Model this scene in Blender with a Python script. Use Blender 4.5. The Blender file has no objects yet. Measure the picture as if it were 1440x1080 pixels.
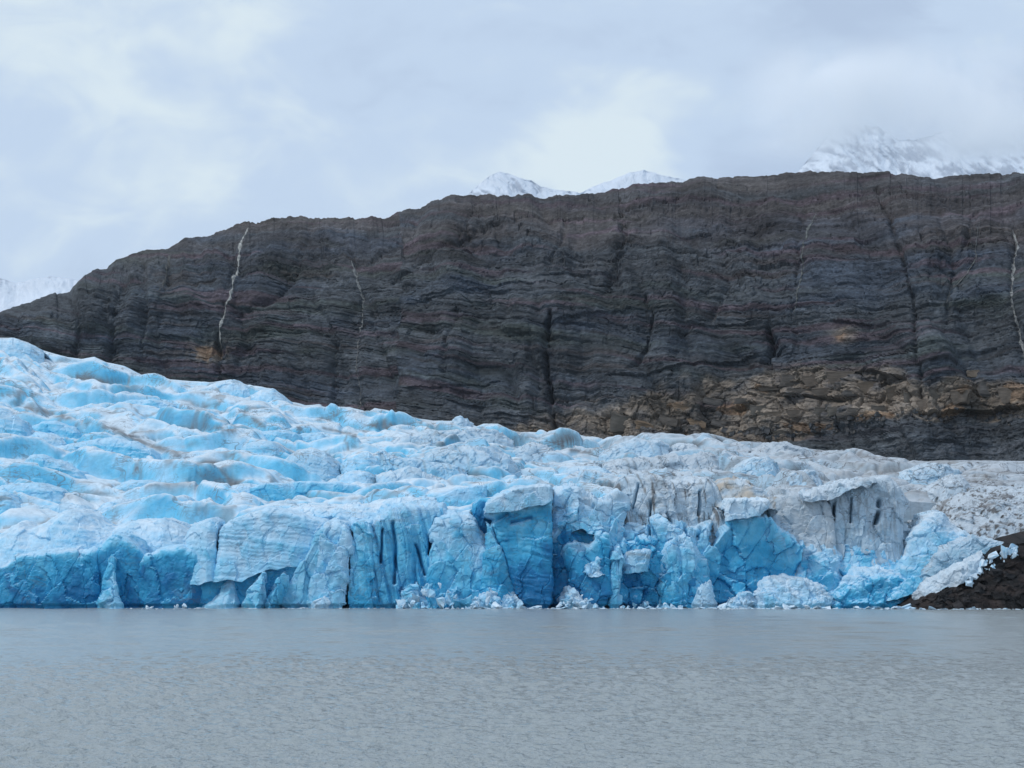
import bpy, math, random
import numpy as np

S = bpy.context.scene
COL = S.collection
R = math.radians
random.seed(7)
rng = np.random.default_rng(7)

# ------------------------------------------------------------------ camera
FPX, W0, H0 = 2600.0, 1440, 1080          # focal length in photo pixels
PITCH = math.atan(284 / FPX)
CAMZ = 6.0
cam_d = bpy.data.cameras.new('camera')
cam_d.sensor_width = 36
cam_d.lens = 36 * FPX / W0
cam_d.clip_start, cam_d.clip_end = 0.5, 60000
cam = bpy.data.objects.new('camera', cam_d)
COL.objects.link(cam)
cam.location = (0, 0, CAMZ)
cam.rotation_euler = (math.pi / 2 + PITCH, 0, 0)
S.camera = cam

# ------------------------------------------------------------------ sky and sun
SUN_EL, SUN_ROT = R(50), R(250)
world = bpy.data.worlds.new('World')
S.world = world
world.use_nodes = True
nt = world.node_tree
nt.nodes.clear()


def nd(tree, t, **kw):
    n = tree.nodes.new(t)
    for k, v in kw.items():
        if k in n.inputs.keys():
            n.inputs[k].default_value = v
        else:
            setattr(n, k, v)
    return n


def pixdir(px, py):
    cx, cy = (px - 720) / FPX, (540 - py) / FPX
    d = np.array([cx, math.cos(PITCH) - cy * math.sin(PITCH), math.sin(PITCH) + cy * math.cos(PITCH)])
    return d / np.linalg.norm(d)


sky = nd(nt, 'ShaderNodeTexSky', sky_type='NISHITA', sun_disc=False, sun_elevation=SUN_EL, sun_rotation=SUN_ROT)
tc = nd(nt, 'ShaderNodeTexCoord')
mp = nd(nt, 'ShaderNodeMapping')
mp.inputs['Scale'].default_value = (1, 1, 1.7)
nt.links.new(tc.outputs['Generated'], mp.inputs['Vector'])
n1 = nd(nt, 'ShaderNodeTexNoise', Scale=6.0, Detail=4.0, Roughness=0.5, Distortion=0.35)
nt.links.new(mp.outputs['Vector'], n1.inputs['Vector'])
n2 = nd(nt, 'ShaderNodeTexNoise', Scale=17.0, Detail=6.0, Roughness=0.6, Distortion=0.8)
nt.links.new(mp.outputs['Vector'], n2.inputs['Vector'])
cur = None


def vmath(tree, op, a, b):
    n = tree.nodes.new('ShaderNodeMath')
    n.operation = op
    for i, v in enumerate((a, b)):
        if isinstance(v, (int, float)):
            n.inputs[i].default_value = v
        elif v is not None:
            tree.links.new(v, n.inputs[i])
    return n.outputs[0]


t = vmath(nt, 'MULTIPLY', n1.outputs['Fac'], 0.75)
t = vmath(nt, 'ADD', t, vmath(nt, 'MULTIPLY', n2.outputs['Fac'], 0.25))
# thinner, brighter places in the overcast and thicker grey-blue ones
for (px, py, sz, amt) in ((850, 215, 70, 0.15), (100, 130, 110, .05), (520, 330, 90, .06), (350, 215, 70, -.07),
                          (1200, 110, 160, -.08), (700, 70, 150, -.02), (1000, -300, 300, .05)):
    d = pixdir(px, py)
    dot = nt.nodes.new('ShaderNodeVectorMath')
    dot.operation = 'DISTANCE'
    nt.links.new(tc.outputs['Generated'], dot.inputs[0])
    dot.inputs[1].default_value = tuple(d)
    q = vmath(nt, 'DIVIDE', dot.outputs['Value'], sz / FPX)
    q = vmath(nt, 'MULTIPLY', q, q)
    q = vmath(nt, 'MULTIPLY', q, -0.5)
    q = vmath(nt, 'EXPONENT', q, None)
    t = vmath(nt, 'ADD', t, vmath(nt, 'MULTIPLY', q, amt))
ramp = nd(nt, 'ShaderNodeValToRGB')
cr = ramp.color_ramp
cr.interpolation = 'EASE'
cr.elements[0].position = 0.36
cr.elements[0].color = (0.468, 0.582, 0.755, 1)
cr.elements[1].position = 0.66
cr.elements[1].color = (0.73, 0.84, 0.895, 1)
e = cr.elements.new(0.5)
e.color = (0.555, 0.685, 0.855, 1)
nt.links.new(t, ramp.inputs['Fac'])
clouds = nd(nt, 'ShaderNodeMix', data_type='RGBA', blend_type='MULTIPLY')
clouds.inputs[0].default_value = 1.0
nt.links.new(ramp.outputs['Color'], clouds.inputs[6])
clouds.inputs[7].default_value = (10.1, 10.15, 10.3, 1)
mix = nd(nt, 'ShaderNodeMix', data_type='RGBA')
mix.inputs[0].default_value = 0.95
nt.links.new(sky.outputs['Color'], mix.inputs[6])
nt.links.new(clouds.outputs[2], mix.inputs[7])
bg = nd(nt, 'ShaderNodeBackground', Strength=0.1)
nt.links.new(mix.outputs[2], bg.inputs['Color'])
wo = nd(nt, 'ShaderNodeOutputWorld')
nt.links.new(bg.outputs[0], wo.inputs['Surface'])

sun_d = bpy.data.lights.new('sun', 'SUN')
sun_d.energy = 1.5
sun_d.angle = R(10)
sun_d.color = (1.0, 0.96, 0.9)
sun = bpy.data.objects.new('sun', sun_d)
COL.objects.link(sun)
_sx, _sy = math.sin(SUN_ROT), math.cos(SUN_ROT)       # towards the sun
from mathutils import Vector
sun.rotation_euler = Vector((_sx * math.cos(SUN_EL), _sy * math.cos(SUN_EL), math.sin(SUN_EL))).to_track_quat('Z', 'Y').to_euler()
sun.location = (-300, -400, 600)

vs = S.view_settings
S.display_settings.display_device = 'sRGB'
vs.view_transform, vs.look, vs.exposure, vs.gamma, vs.use_curve_mapping = 'Standard', 'None', 0.0, 1.0, False
S.cycles.volume_bounces = 12
S.cycles.max_bounces = 14
S.cycles.use_denoising = True

# ------------------------------------------------------------------ maths helpers
CP, SP = math.cos(PITCH), math.sin(PITCH)


def at(px, py, Y):
    """World point on the ray of a photo pixel at depth Y (arrays)."""
    px, py, Y = np.broadcast_arrays(np.asarray(px, float), np.asarray(py, float), np.asarray(Y, float))
    cx, cy = (px - 720) / FPX, (540 - py) / FPX
    t = Y / (CP - cy * SP)
    return np.stack([cx * t, Y, CAMZ + t * (SP + cy * CP)], -1)


def project(P):
    v = P - np.array([0, 0, CAMZ])
    a = v[..., 1] * CP + v[..., 2] * SP
    b = -v[..., 1] * SP + v[..., 2] * CP
    return 720 + FPX * v[..., 0] / a, 540 - FPX * b / a


_perm = np.random.default_rng(3).permutation(256).astype(np.int32)
_perm = np.concatenate([_perm, _perm, _perm])
_g = np.random.default_rng(5).normal(size=(256, 3))
_g = (_g / np.linalg.norm(_g, axis=1, keepdims=True)).astype(np.float32)


def perlin(x, y, z=None):
    x = np.asarray(x, np.float32); y = np.asarray(y, np.float32)
    x, y = np.broadcast_arrays(x, y)
    xi, yi = np.floor(x).astype(np.int32), np.floor(y).astype(np.int32)
    xf, yf = x - xi, y - yi
    u, v = xf * xf * xf * (xf * (xf * 6 - 15) + 10), yf * yf * yf * (yf * (yf * 6 - 15) + 10)
    xi &= 255; yi &= 255
    if z is None:
        def c(dx, dy):
            g = _g[_perm[_perm[xi + dx] + yi + dy]]
            return g[..., 0] * (xf - dx) + g[..., 1] * (yf - dy)
        a = c(0, 0); b = c(1, 0); p = c(0, 1); q = c(1, 1)
        r = a + u * (b - a)
        return (r + v * (p + u * (q - p) - r)) * 1.5
    z = np.broadcast_to(np.asarray(z, np.float32), x.shape)
    zi = np.floor(z).astype(np.int32)
    zf = z - zi
    w = zf * zf * zf * (zf * (zf * 6 - 15) + 10)
    zi &= 255

    def c(dx, dy, dz):
        g = _g[_perm[_perm[_perm[xi + dx] + yi + dy] + zi + dz]]
        return g[..., 0] * (xf - dx) + g[..., 1] * (yf - dy) + g[..., 2] * (zf - dz)

    def pl(dz):
        a = c(0, 0, dz); b = c(1, 0, dz); p = c(0, 1, dz); q = c(1, 1, dz)
        r = a + u * (b - a)
        return r + v * (p + u * (q - p) - r)
    a = pl(0)
    return (a + w * (pl(1) - a)) * 1.5


def fbm(x, y, z=None, o=4, gain=0.5):
    s = 0; a = 1.0; k = 1.0; n = 0
    for i in range(o):
        s = s + a * perlin(x * k + 17.3 * i, y * k - 9.1 * i, None if z is None else z * k + 5.7 * i)
        n += a; a *= gain; k *= 2.03
    return s / n


def billow(x, y, z=None, o=3):
    s = 0; a = 1.0; k = 1.0; n = 0
    for i in range(o):
        s = s + a * np.abs(perlin(x * k + 17.3 * i, y * k - 9.1 * i, None if z is None else z * k + 5.7 * i))
        n += a; a *= 0.5; k *= 2.03
    return s / n


def h01(i, j, k, s):
    h = (np.asarray(i, np.int64) * 73856093 ^ np.asarray(j, np.int64) * 19349663 ^ np.asarray(k, np.int64) * 83492791 ^ s * 2654435761) & 0xffffffff
    h = ((h ^ (h >> 15)) * 2246822519) & 0xffffffff
    h = ((h ^ (h >> 13)) * 3266489917) & 0xffffffff
    return (h ^ (h >> 16)).astype(np.float64) / 4294967296.0


def facets(x, y, seed=0, tilt=1.0, edge=False):
    """Broken-face relief: Voronoi cells, each a tilted plane. 2-D (x, y in cell units)."""
    x = np.asarray(x, np.float64); y = np.asarray(y, np.float64)
    xi, yi = np.floor(x).astype(np.int64), np.floor(y).astype(np.int64)
    b1 = np.full(x.shape, 9.0); b2 = np.full(x.shape, 9.0)
    val = np.zeros(x.shape)
    for dx in (-1, 0, 1):
        for dy in (-1, 0, 1):
            i, j = xi + dx, yi + dy
            cx, cy = i + h01(i, j, 1, seed + 1), j + h01(i, j, 2, seed + 1)
            d = (x - cx) ** 2 + (y - cy) ** 2
            gx, gy, o = h01(i, j, 3, seed) - .5, h01(i, j, 4, seed) - .5, h01(i, j, 5, seed) - .5
            v = o + tilt * (gx * (x - cx) + gy * (y - cy)) * 2
            m = d < b1
            b2 = np.where(m, b1, np.minimum(b2, d))
            val = np.where(m, v, val)
            b1 = np.where(m, d, b1)
    if edge:
        return val, np.sqrt(b2) - np.sqrt(b1)
    return val


def sst(a, b, x):
    t = np.clip((x - a) / (b - a), 0, 1)
    return t * t * (3 - 2 * t)


def poly(pts, n=None, u=None, smooth=False):
    """Resample a pixel polyline evenly; returns px, py."""
    p = np.array(pts, float)
    d = np.concatenate([[0], np.cumsum(np.hypot(*np.diff(p, axis=0).T))])
    if u is None:
        u = np.linspace(0, 1, n)
    s = u * d[-1]
    return np.interp(s, d, p[:, 0]), np.interp(s, d, p[:, 1])


def plen(pts):
    p = np.array(pts, float)
    return float(np.hypot(*np.diff(p, axis=0).T).sum())


def smooth1(a, k):
    if k < 2:
        return a
    ker = np.hanning(k + 2)[1:-1]; ker /= ker.sum()
    return np.convolve(np.pad(a, (k, k), mode='edge'), ker, 'same')[k:-k]


def normals(P):
    du = np.gradient(P, axis=1); dv = np.gradient(P, axis=0)
    n = np.cross(du, dv)
    return n / (np.linalg.norm(n, axis=-1, keepdims=True) + 1e-9)


def grid_mesh(name, P, color=None, alpha=None):
    nr, nc = P.shape[:2]
    me = bpy.data.meshes.new(name)
    i = np.arange(nr * nc, dtype=np.int32).reshape(nr, nc)
    q = np.stack([i[:-1, :-1], i[:-1, 1:], i[1:, 1:], i[1:, :-1]], -1).reshape(-1, 4)
    me.vertices.add(nr * nc)
    me.vertices.foreach_set('co', P.astype(np.float32).ravel())
    me.loops.add(q.size)
    me.loops.foreach_set('vertex_index', q.ravel())
    me.polygons.add(len(q))
    me.polygons.foreach_set('loop_start', np.arange(0, q.size, 4, dtype=np.int32))
    me.polygons.foreach_set('use_smooth', np.full(len(q), name == 'lake'))
    me.update(calc_edges=True)
    if color is not None:
        put_color(me, color, alpha)
    return me


def put_color(me, color, alpha=None):
    a = me.color_attributes.new('Col', 'FLOAT_COLOR', 'POINT')
    c = np.ones((len(me.vertices), 4), np.float32)
    c[:, :3] = np.clip(color.reshape(-1, 3), 0, 1)
    c[:, 3] = 0 if alpha is None else np.clip(np.broadcast_to(alpha, color.shape[:-1]).ravel(), 0, 1)
    a.data.foreach_set('color', c.ravel())


def link(name, me, mat, parent=None, label=None, cat=None, group=None, kind=None):
    o = bpy.data.objects.new(name, me)
    COL.objects.link(o)
    if mat and me and not me.materials:
        me.materials.append(mat)
    if parent:
        o.parent = parent
    for k, v in (('label', label), ('category', cat), ('group', group), ('kind', kind)):
        if v:
            o[k] = v
    return o


def mixc(a, b, t):
    t = np.asarray(t)[..., None]
    return np.asarray(a) * (1 - t) + np.asarray(b) * t


def rampc(stops, t):
    xs = [s[0] for s in stops]
    return np.stack([np.interp(t, xs, [s[1][k] for s in stops]) for k in range(3)], -1)


# ------------------------------------------------------------------ materials
def new_mat(name):
    m = bpy.data.materials.new(name)
    m.use_nodes = True
    t = m.node_tree
    b = t.nodes['Principled BSDF']
    return m, t, b


def bump_chain(t, b, layers, coord='Object'):
    tcn = nd(t, 'ShaderNodeTexCoord')
    prev = None
    for (scale, vec, strength, dist, detail) in layers:
        mpn = nd(t, 'ShaderNodeMapping')
        mpn.inputs['Scale'].default_value = vec
        t.links.new(tcn.outputs[coord], mpn.inputs['Vector'])
        nn = nd(t, 'ShaderNodeTexNoise', Scale=scale, Detail=detail, Roughness=0.6)
        t.links.new(mpn.outputs['Vector'], nn.inputs['Vector'])
        bn = nd(t, 'ShaderNodeBump', Strength=strength, Distance=dist)
        t.links.new(nn.outputs['Fac'], bn.inputs['Height'])
        if prev:
            t.links.new(prev, bn.inputs['Normal'])
        prev = bn.outputs['Normal']
    t.links.new(prev, b.inputs['Normal'])
    return tcn


def attr_mat(name, rough, spec, nscale, nlo, nhi, bumps, vec=(1, 1, 1)):
    m, t, b = new_mat(name)
    a = nd(t, 'ShaderNodeAttribute', attribute_name='Col')
    tcn = bump_chain(t, b, bumps)
    mpn = nd(t, 'ShaderNodeMapping')
    mpn.inputs['Scale'].default_value = vec
    t.links.new(tcn.outputs['Object'], mpn.inputs['Vector'])
    nn = nd(t, 'ShaderNodeTexNoise', Scale=nscale, Detail=6.0, Roughness=0.65)
    t.links.new(mpn.outputs['Vector'], nn.inputs['Vector'])
    mr = nd(t, 'ShaderNodeMapRange')
    mr.inputs['From Min'].default_value = 0.3
    mr.inputs['From Max'].default_value = 0.7
    mr.inputs['To Min'].default_value = nlo
    mr.inputs['To Max'].default_value = nhi
    t.links.new(nn.outputs['Fac'], mr.inputs['Value'])
    mx = nd(t, 'ShaderNodeMix', data_type='RGBA', blend_type='MULTIPLY')
    mx.inputs[0].default_value = 1
    t.links.new(a.outputs['Color'], mx.inputs[6])
    t.links.new(mr.outputs['Result'], mx.inputs[7])
    t.links.new(mx.outputs[2], b.inputs['Base Color'])
    b.inputs['Roughness'].default_value = rough
    b.inputs['Specular IOR Level'].default_value = spec
    return m, t, b


M_ICE, _t, _b = attr_mat('glacier_ice', 0.5, 0.3, 0.55, 0.86, 1.08,
                         [(0.9, (1, 1, 1.6), 0.5, 0.5, 5.0), (3.5, (1, 1, 1), 0.35, 0.12, 4.0)])
def ice_lines(m, t, b):
    """Thin grit-filled cracks and grit layers in the ice."""
    src = b.inputs['Base Color'].links[0].from_socket
    at_ = nd(t, 'ShaderNodeAttribute', attribute_name='Col')
    cc = nd(t, 'ShaderNodeTexCoord')
    tot = None
    for (sc, vec, w, dist) in ((.055, (.55, .9, 1.9), .0085, 1.2), (.11, (.6, .9, 1.5), .0085, 1.6), (.10, (1.6, 1.2, .5), .006, .8)):
        mpn = nd(t, 'ShaderNodeMapping')
        mpn.inputs['Scale'].default_value = vec
        mpn.inputs['Location'].default_value = (sc * 900, 3, 8)
        t.links.new(cc.outputs['Object'], mpn.inputs['Vector'])
        n = nd(t, 'ShaderNodeTexNoise', Scale=sc, Detail=3.5, Roughness=0.5, Distortion=dist)
        t.links.new(mpn.outputs['Vector'], n.inputs['Vector'])
        q = vmath(t, 'ABSOLUTE', vmath(t, 'SUBTRACT', n.outputs['Fac'], .5), None)
        mr = nd(t, 'ShaderNodeMapRange')
        mr.interpolation_type = 'SMOOTHSTEP'
        mr.inputs['From Min'].default_value = w * 1.6
        mr.inputs['From Max'].default_value = w * .3
        t.links.new(q, mr.inputs['Value'])
        tot = mr.outputs['Result'] if tot is None else vmath(t, 'MAXIMUM', tot, mr.outputs['Result'])
    n = nd(t, 'ShaderNodeTexNoise', Scale=.06, Detail=3.0)
    t.links.new(cc.outputs['Object'], n.inputs['Vector'])
    mr = nd(t, 'ShaderNodeMapRange')
    mr.inputs['From Min'].default_value = .44
    mr.inputs['From Max'].default_value = .60
    t.links.new(n.outputs['Fac'], mr.inputs['Value'])
    tot = vmath(t, 'MULTIPLY', tot, mr.outputs['Result'])
    tot = vmath(t, 'MULTIPLY', tot, at_.outputs['Alpha'])
    mx = nd(t, 'ShaderNodeMix', data_type='RGBA')
    t.links.new(tot, mx.inputs[0])
    t.links.new(src, mx.inputs[6])
    mx.inputs[7].default_value = (.12, .125, .14, 1)
    t.links.new(mx.outputs[2], b.inputs['Base Color'])


ice_lines(M_ICE, _t, _b)
M_ROCK, _t, _b = attr_mat('stratified_rock', 0.85, 0.2, 0.55, 0.6, 1.4,
                          [(0.45, (0.7, 0.7, 1.5), 0.9, 1.0, 7.0), (1.6, (0.8, 0.8, 1.6), 0.6, 0.35, 5.0)], vec=(0.8, 0.8, 1.4))
M_SNOWROCK, _t, _b = attr_mat('snowy_rock', 0.8, 0.2, 0.01, 0.9, 1.06, [(0.012, (1, 1, 1), 0.4, 30.0, 6.0)])
M_MORAINE, _t, _b = attr_mat('moraine_gravel', 0.9, 0.2, 1.4, 0.5, 1.5, [(1.2, (1, 1, 1), 0.9, 0.6, 6.0)])
M_VEIN, _t, _b = attr_mat('pale_rock_vein', 0.8, 0.2, 1.2, 0.7, 1.2, [(1.0, (1, 1, 0.4), 0.5, 0.4, 4.0)])

m, t_, b_ = new_mat('lake_water')
M_WATER = m
b_.inputs['Base Color'].default_value = (0.320, 0.355, 0.358, 1)
b_.inputs['Roughness'].default_value = 0.16
b_.inputs['IOR'].default_value = 1.33
bump_chain(t_, b_, [(0.22, (1, .8, 1), 0.7, 0.9, 2.0), (0.8, (1, 1.0, 1), 0.9, 0.42, 3.0), (3.6, (1, 1.1, 1), 1.0, 0.16, 3.0)])

# ------------------------------------------------------------------ the lake
def build_lake():
    a = np.concatenate([np.linspace(-180, -18.5, 40)[:-1], np.linspace(-18.5, 18.5, 760), np.linspace(18.5, 180, 40)[1:]])
    inv = np.linspace(1 / 44.0, 1 / 560.0, 560)
    r = np.concatenate([[0.01, 8, 18, 27, 36], 1 / inv, [800, 1200, 2000, 4000, 9500]])
    A, Rr = np.meshgrid(np.radians(a), r)
    x, y = Rr * np.sin(A), Rr * np.cos(A)
    z = np.zeros_like(x)
    g = np.random.default_rng(11)
    env = 0.75 + 0.8 * fbm(x / 40, y / 90, o=3)
    for i in range(64):
        lam = 0.26 * (2.6 / 0.26) ** g.random()
        th = g.normal(0.25, 0.6)
        k = 2 * math.pi / lam
        amp = 0.0140 * lam ** 0.75
        fade = sst(.30, 1.1, lam / (Rr * Rr / (1850 * CAMZ) + 1e-6)) * (Rr < 555) * np.clip(.75 + Rr / 600, 0, 1.1)
        ph = k * (x * math.sin(th) + y * math.cos(th)) + g.random() * 6.28 + 1.2 * perlin(x / 23 + i, y / 23)
        z += fade * amp * (np.sin(ph) + 0.25 * np.sin(2 * ph + 1.5))
    for i in range(18):
        lam = 4.0 * 3.2 ** g.random()
        th = g.normal(0.25, 0.5)
        k = 2 * math.pi / lam
        ph = k * (x * math.sin(th) + y * math.cos(th)) + g.random() * 6.28 + 2.0 * perlin(x / 31 + i, y / 31)
        z += .0075 * lam * .5 * sst(130, 260, Rr) * (Rr < 555) * np.sin(ph)
    z *= env
    z -= z[Rr > 30].mean()
    P = np.stack([x, y, z], -1)
    link('lake', grid_mesh('lake', P[:, ::-1]), M_WATER, label='grey rippled glacial lake in front of the ice', kind='structure')


build_lake()

# ------------------------------------------------------------------ the rock cliff
CT = [(-420, 560), (-300, 530), (-160, 480), (-60, 452), (-20, 446), (0, 440), (22, 430), (45, 422), (62, 416), (82, 413), (98, 408), (112, 393), (122, 384), (135, 377),
      (150, 376), (152, 371), (165, 363), (185, 356), (205, 352), (232, 349), (240, 345), (252, 337), (272, 329), (290, 327), (310, 320),
      (345, 312), (365, 313), (385, 308), (430, 306), (470, 307), (520, 305), (540, 306), (556, 297), (572, 292), (595, 288),
      (612, 283), (635, 275), (660, 272), (700, 273), (760, 274), (800, 274), (840, 268), (900, 261), (960, 257), (1000, 251),
      (1060, 247), (1100, 242), (1150, 240), (1200, 241), (1245, 243), (1290, 247), (1330, 247), (1360, 244), (1390, 243), (1415, 246),
      (1440, 248), (1500, 246), (1600, 240), (1800, 235), (2000, 262)]
SKYL = [(-300, 440), (-120, 462), (0, 475), (20, 475), (40, 482), (60, 493), (75, 497), (95, 502), (115, 505), (133, 502), (150, 510), (175, 515), (200, 527), (220, 527),
        (240, 534), (270, 536), (295, 538), (325, 534), (350, 542), (380, 546), (398, 555), (410, 565), (430, 570), (450, 568), (458, 574),
        (470, 571), (490, 572), (510, 577), (517, 580), (527, 574), (545, 577), (560, 581), (585, 588), (610, 592), (635, 592), (648, 585),
        (656, 593), (670, 600), (680, 596), (700, 596), (712, 602), (720, 607), (740, 609), (775, 610), (785, 608), (810, 612), (840, 617),
        (850, 620), (870, 618), (900, 616), (930, 615), (945, 617), (958, 620), (968, 616), (1000, 616), (1015, 620), (1030, 620), (1050, 627),
        (1070, 624), (1100, 622), (1130, 630), (1170, 635), (1200, 633), (1250, 645), (1290, 649), (1320, 648), (1360, 647), (1440, 648), (1600, 650), (1760, 655)]


def PL(pts, px):
    p = np.array(pts, float)
    return np.interp(px, p[:, 0], p[:, 1])


def polydist(px, py, pts):
    """Distance of pixel-space points to a polyline."""
    best = np.full(px.shape, 1e9)
    for (x0, y0), (x1, y1) in zip(pts[:-1], pts[1:]):
        dx, dy = x1 - x0, y1 - y0
        t = np.clip(((px - x0) * dx + (py - y0) * dy) / (dx * dx + dy * dy + 1e-9), 0, 1)
        best = np.minimum(best, np.hypot(px - x0 - t * dx, py - y0 - t * dy))
    return best


CLIFF = {}


def build_cliff():
    c = np.concatenate([np.linspace(-420, -60, 60)[:-1], np.linspace(-60, 1500, 1080), np.linspace(1500, 2000, 60)[1:]])
    nv, ntop = 280, 14
    v = np.linspace(0, 1, nv)
    top = PL(CT, c) + 2.2 * fbm(c / 11.0, c * 0 + 3, o=4) * 1.6 + 2.4 * (h01(np.floor(c / 13 + 1.5 * fbm(c / 40, c * 0, o=2)), c.astype(int) * 0, 0, 8) - .5)
    base = np.maximum(PL(SKYL, c) + 45, top + 60)
    PX, V = np.meshgrid(c, v)
    PY = base + (top - base) * V
    Yb = PL([(-420, 1330), (0, 1230), (400, 1130), (800, 1020), (1200, 940), (1440, 905), (2000, 850)], c)
    Yb = Yb + 26 * fbm(c / 230.0, c * 0 + 8.2, o=2) * 2
    H = (base - top) / FPX * Yb
    Y = Yb + 0.42 * H * V + 70 * V ** 7 + 10 * fbm(PX / 140, PY / 190, o=2)
    P = at(PX, PY, Y)
    # plateau behind the edge
    rows = []
    for k in range(1, ntop + 1):
        q = k / ntop
        Z = P[-1].copy()
        Z[:, 1] += 400 * q ** 1.4
        Z[:, 0] *= Z[:, 1] / P[-1][:, 1]
        Z[:, 2] += 2.0 * q - 260 * max(0, q - .6) ** 2 / .16 + 400 * q ** 1.4 * 0.10
        rows.append(Z)
    P = np.concatenate([P, np.array(rows)], 0)
    PX = np.concatenate([PX, np.repeat(PX[-1:], ntop, 0)], 0)
    PYf = np.concatenate([PY, np.repeat(PY[-1:], ntop, 0) - np.arange(1, ntop + 1)[:, None] * .5], 0)
    N = normals(P)
    if N[nv // 2, 500, 1] > 0:
        N = -N
    N = np.stack([np.stack([smooth1(N[r, :, q], 41) for q in range(3)], -1) for r in range(N.shape[0])], 0)
    N /= np.linalg.norm(N, axis=-1, keepdims=True)
    X, Z = P[..., 0], P[..., 2]
    # strata height: layers arch gently over the hill
    warp = .7 * fbm(X / 120, Z / 90, o=4)
    dome = -9 * ((PX - 1050) / 420.0) ** 2 * (PX > 560) + -7 * np.abs((PX - 560) / 300.0) * (PX <= 560)
    dip = 22 * sst(560, 470, -PYf + 1070) * 0
    s = Z + dome * 1.3 + 5.5 * warp + 0.06 * X
    # zones
    left = sst(330, 60, PX)                                # steep dark left end with upright joints
    tanz = sst(560, 590, PYf + 26 * fbm(PX / 60, PYf / 60, o=3) + np.interp(PX, [700, 860, 960, 1090, 1240, 1300, 1440], [-18, 8, 38, 60, 60, 38, 48]))
    tanz = tanz * sst(560, 760, PX)
    low = sst(588, 600, PYf + 8 * fbm(PX / 40, PYf / 30, o=3) + np.interp(PX, [700, 1100, 1170, 1260, 1440], [-60, -35, 0, 6, 8])) * sst(1000, 1120, PX)
    d = np.zeros_like(X)
    wl = fbm(X / 90 + 5, Z / 90, o=2)
    d += 9 * fbm(X / 75, Z / 120, o=3) + 5 * fbm(X / 24, Z / 34, o=3)
    d += 21 * (billow(X / 66 + .5 * wl + .35 * Z / 66, Z / 105 + .4 * wl, o=3) - .28)
    d += 7 * (billow(X / 21 + .6 * wl - .3 * Z / 60, Z / 44, o=2) - .28) * sst(-.2, .3, fbm(X / 80 + 33, Z / 60, o=2))
    rill = 1 - np.abs(perlin(X / 30 + 0.8 * warp + 0.35 * Z / 30, Z / 140)) * 2.4
    d -= 3.6 * np.maximum(rill - .45, 0) / .55 * (0.06 + .94 * sst(.92, .4, V_ext(nv, ntop, PX)))
    d += left * (5.0 * (billow(X / 26 + .3 * warp, Z / 80, o=3) - .3))
    # strata steps

    def terr(q):
        f = q - np.floor(q)
        return sst(0, 0.22, f) - f
    tb = np.zeros_like(d)
    for (th_, ln, A, sd) in ((8.5, 60, 2.3, 21), (4.2, 30, 1.7, 22), (2.1, 13, 1.1, 23), (1.15, 7, .6, 24)):
        q = s / th_ + .35 * fbm(X / 40 + sd, Z / 40, o=2)
        k = np.floor(q)
        kx = np.floor(X / (ln * (.6 + .8 * h01(k, k * 0, 1, sd))) + 7 * h01(k, k * 0, 2, sd) + .25 * warp)
        b = h01(k, kx, 3, sd) - .5
        on = .22 + 1.15 * sst(-.2, .3, fbm(X / 60 + sd, Z / 30, o=2))
        d += A * b * on
        tb += (h01(k, kx, 4, sd) - .5) * .30
        f = q - k
        d -= .5 * A * on * (sst(.20, .0, f) * (h01(k, k * 0, 5, sd) > .3))
    d += 1.1 * facets(X / 5.0 + .3 * warp, Z / 4.2, seed=31, tilt=1.2) * sst(-.1, .3, fbm(X / 50 + 60, Z / 40, o=2))
    # blocky jointed tan rock
    fv, fe = facets(X / 9.5 + .25 * warp, s / 6.5, seed=4, tilt=.5, edge=True)
    d += tanz * (1 - low) * (2.2 * fv - 1.5 * sst(.10, .0, fe))
    fv2, fe2 = facets(X / 3.6, s / 2.0, seed=9, tilt=.6, edge=True)
    d += tanz * 0.55 * fv2 - tanz * .35 * sst(.12, 0, fe2)
    d += 0.9 * fbm(X / 7, Z / 5, o=4)
    # gullies seen in the photograph
    gul = [([(1232, 262), (1248, 300), (1262, 350), (1276, 400), (1284, 450), (1290, 520), (1294, 575)], 6, 4.5),
           ([(872, 300), (880, 330), (862, 372), (850, 400)], 13, 6),
           ([(905, 415), (918, 440), (906, 480), (884, 515)], 5, 5),
           ([(775, 440), (765, 480), (768, 530), (772, 560), (776, 612)], 6, 8),
           ([(640, 430), (630, 470), (620, 520)], 6, 4), ([(700, 285), (660, 330), (600, 360), (545, 390)], 8, 4),
           ([(670, 278), (655, 310), (640, 345)], 8, 4), ([(800, 290), (790, 330), (770, 380)], 7, 3),
           ([(425, 345), (410, 380), (385, 420), (330, 440)], 7, 4), ([(490, 350), (500, 400), (498, 450)], 5, 3),
           ([(330, 330), (322, 380), (310, 440)], 6, 3), ([(240, 350), (232, 390), (225, 420)], 6, 3),
           ([(1130, 290), (1122, 350), (1112, 420), (1118, 500)], 6, 2.5), ([(1075, 455), (1085, 480), (1072, 505)], 9, 8),
           ([(1370, 290), (1355, 350), (1340, 400), (1335, 450)], 6, 3), ([(1425, 300), (1420, 400), (1432, 500)], 6, 2.5),
           ([(590, 290), (575, 320), (545, 345), (500, 360)], 9, 4), ([(1020, 400), (1000, 440), (960, 470)], 6, 3),
           ([(160, 400), (158, 440), (150, 500)], 6, 4), ([(100, 415), (110, 450), (105, 495)], 6, 4), ([(200, 365), (205, 420), (195, 505)], 6, 3),
           ([(462, 480), (458, 570)], 5, 4), ([(300, 470), (306, 530)], 6, 5), ([(1210, 540), (1206, 570)], 4, 4)]
    jit = 3.0 * fbm(PX / 14, PYf / 14, o=3)
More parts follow.
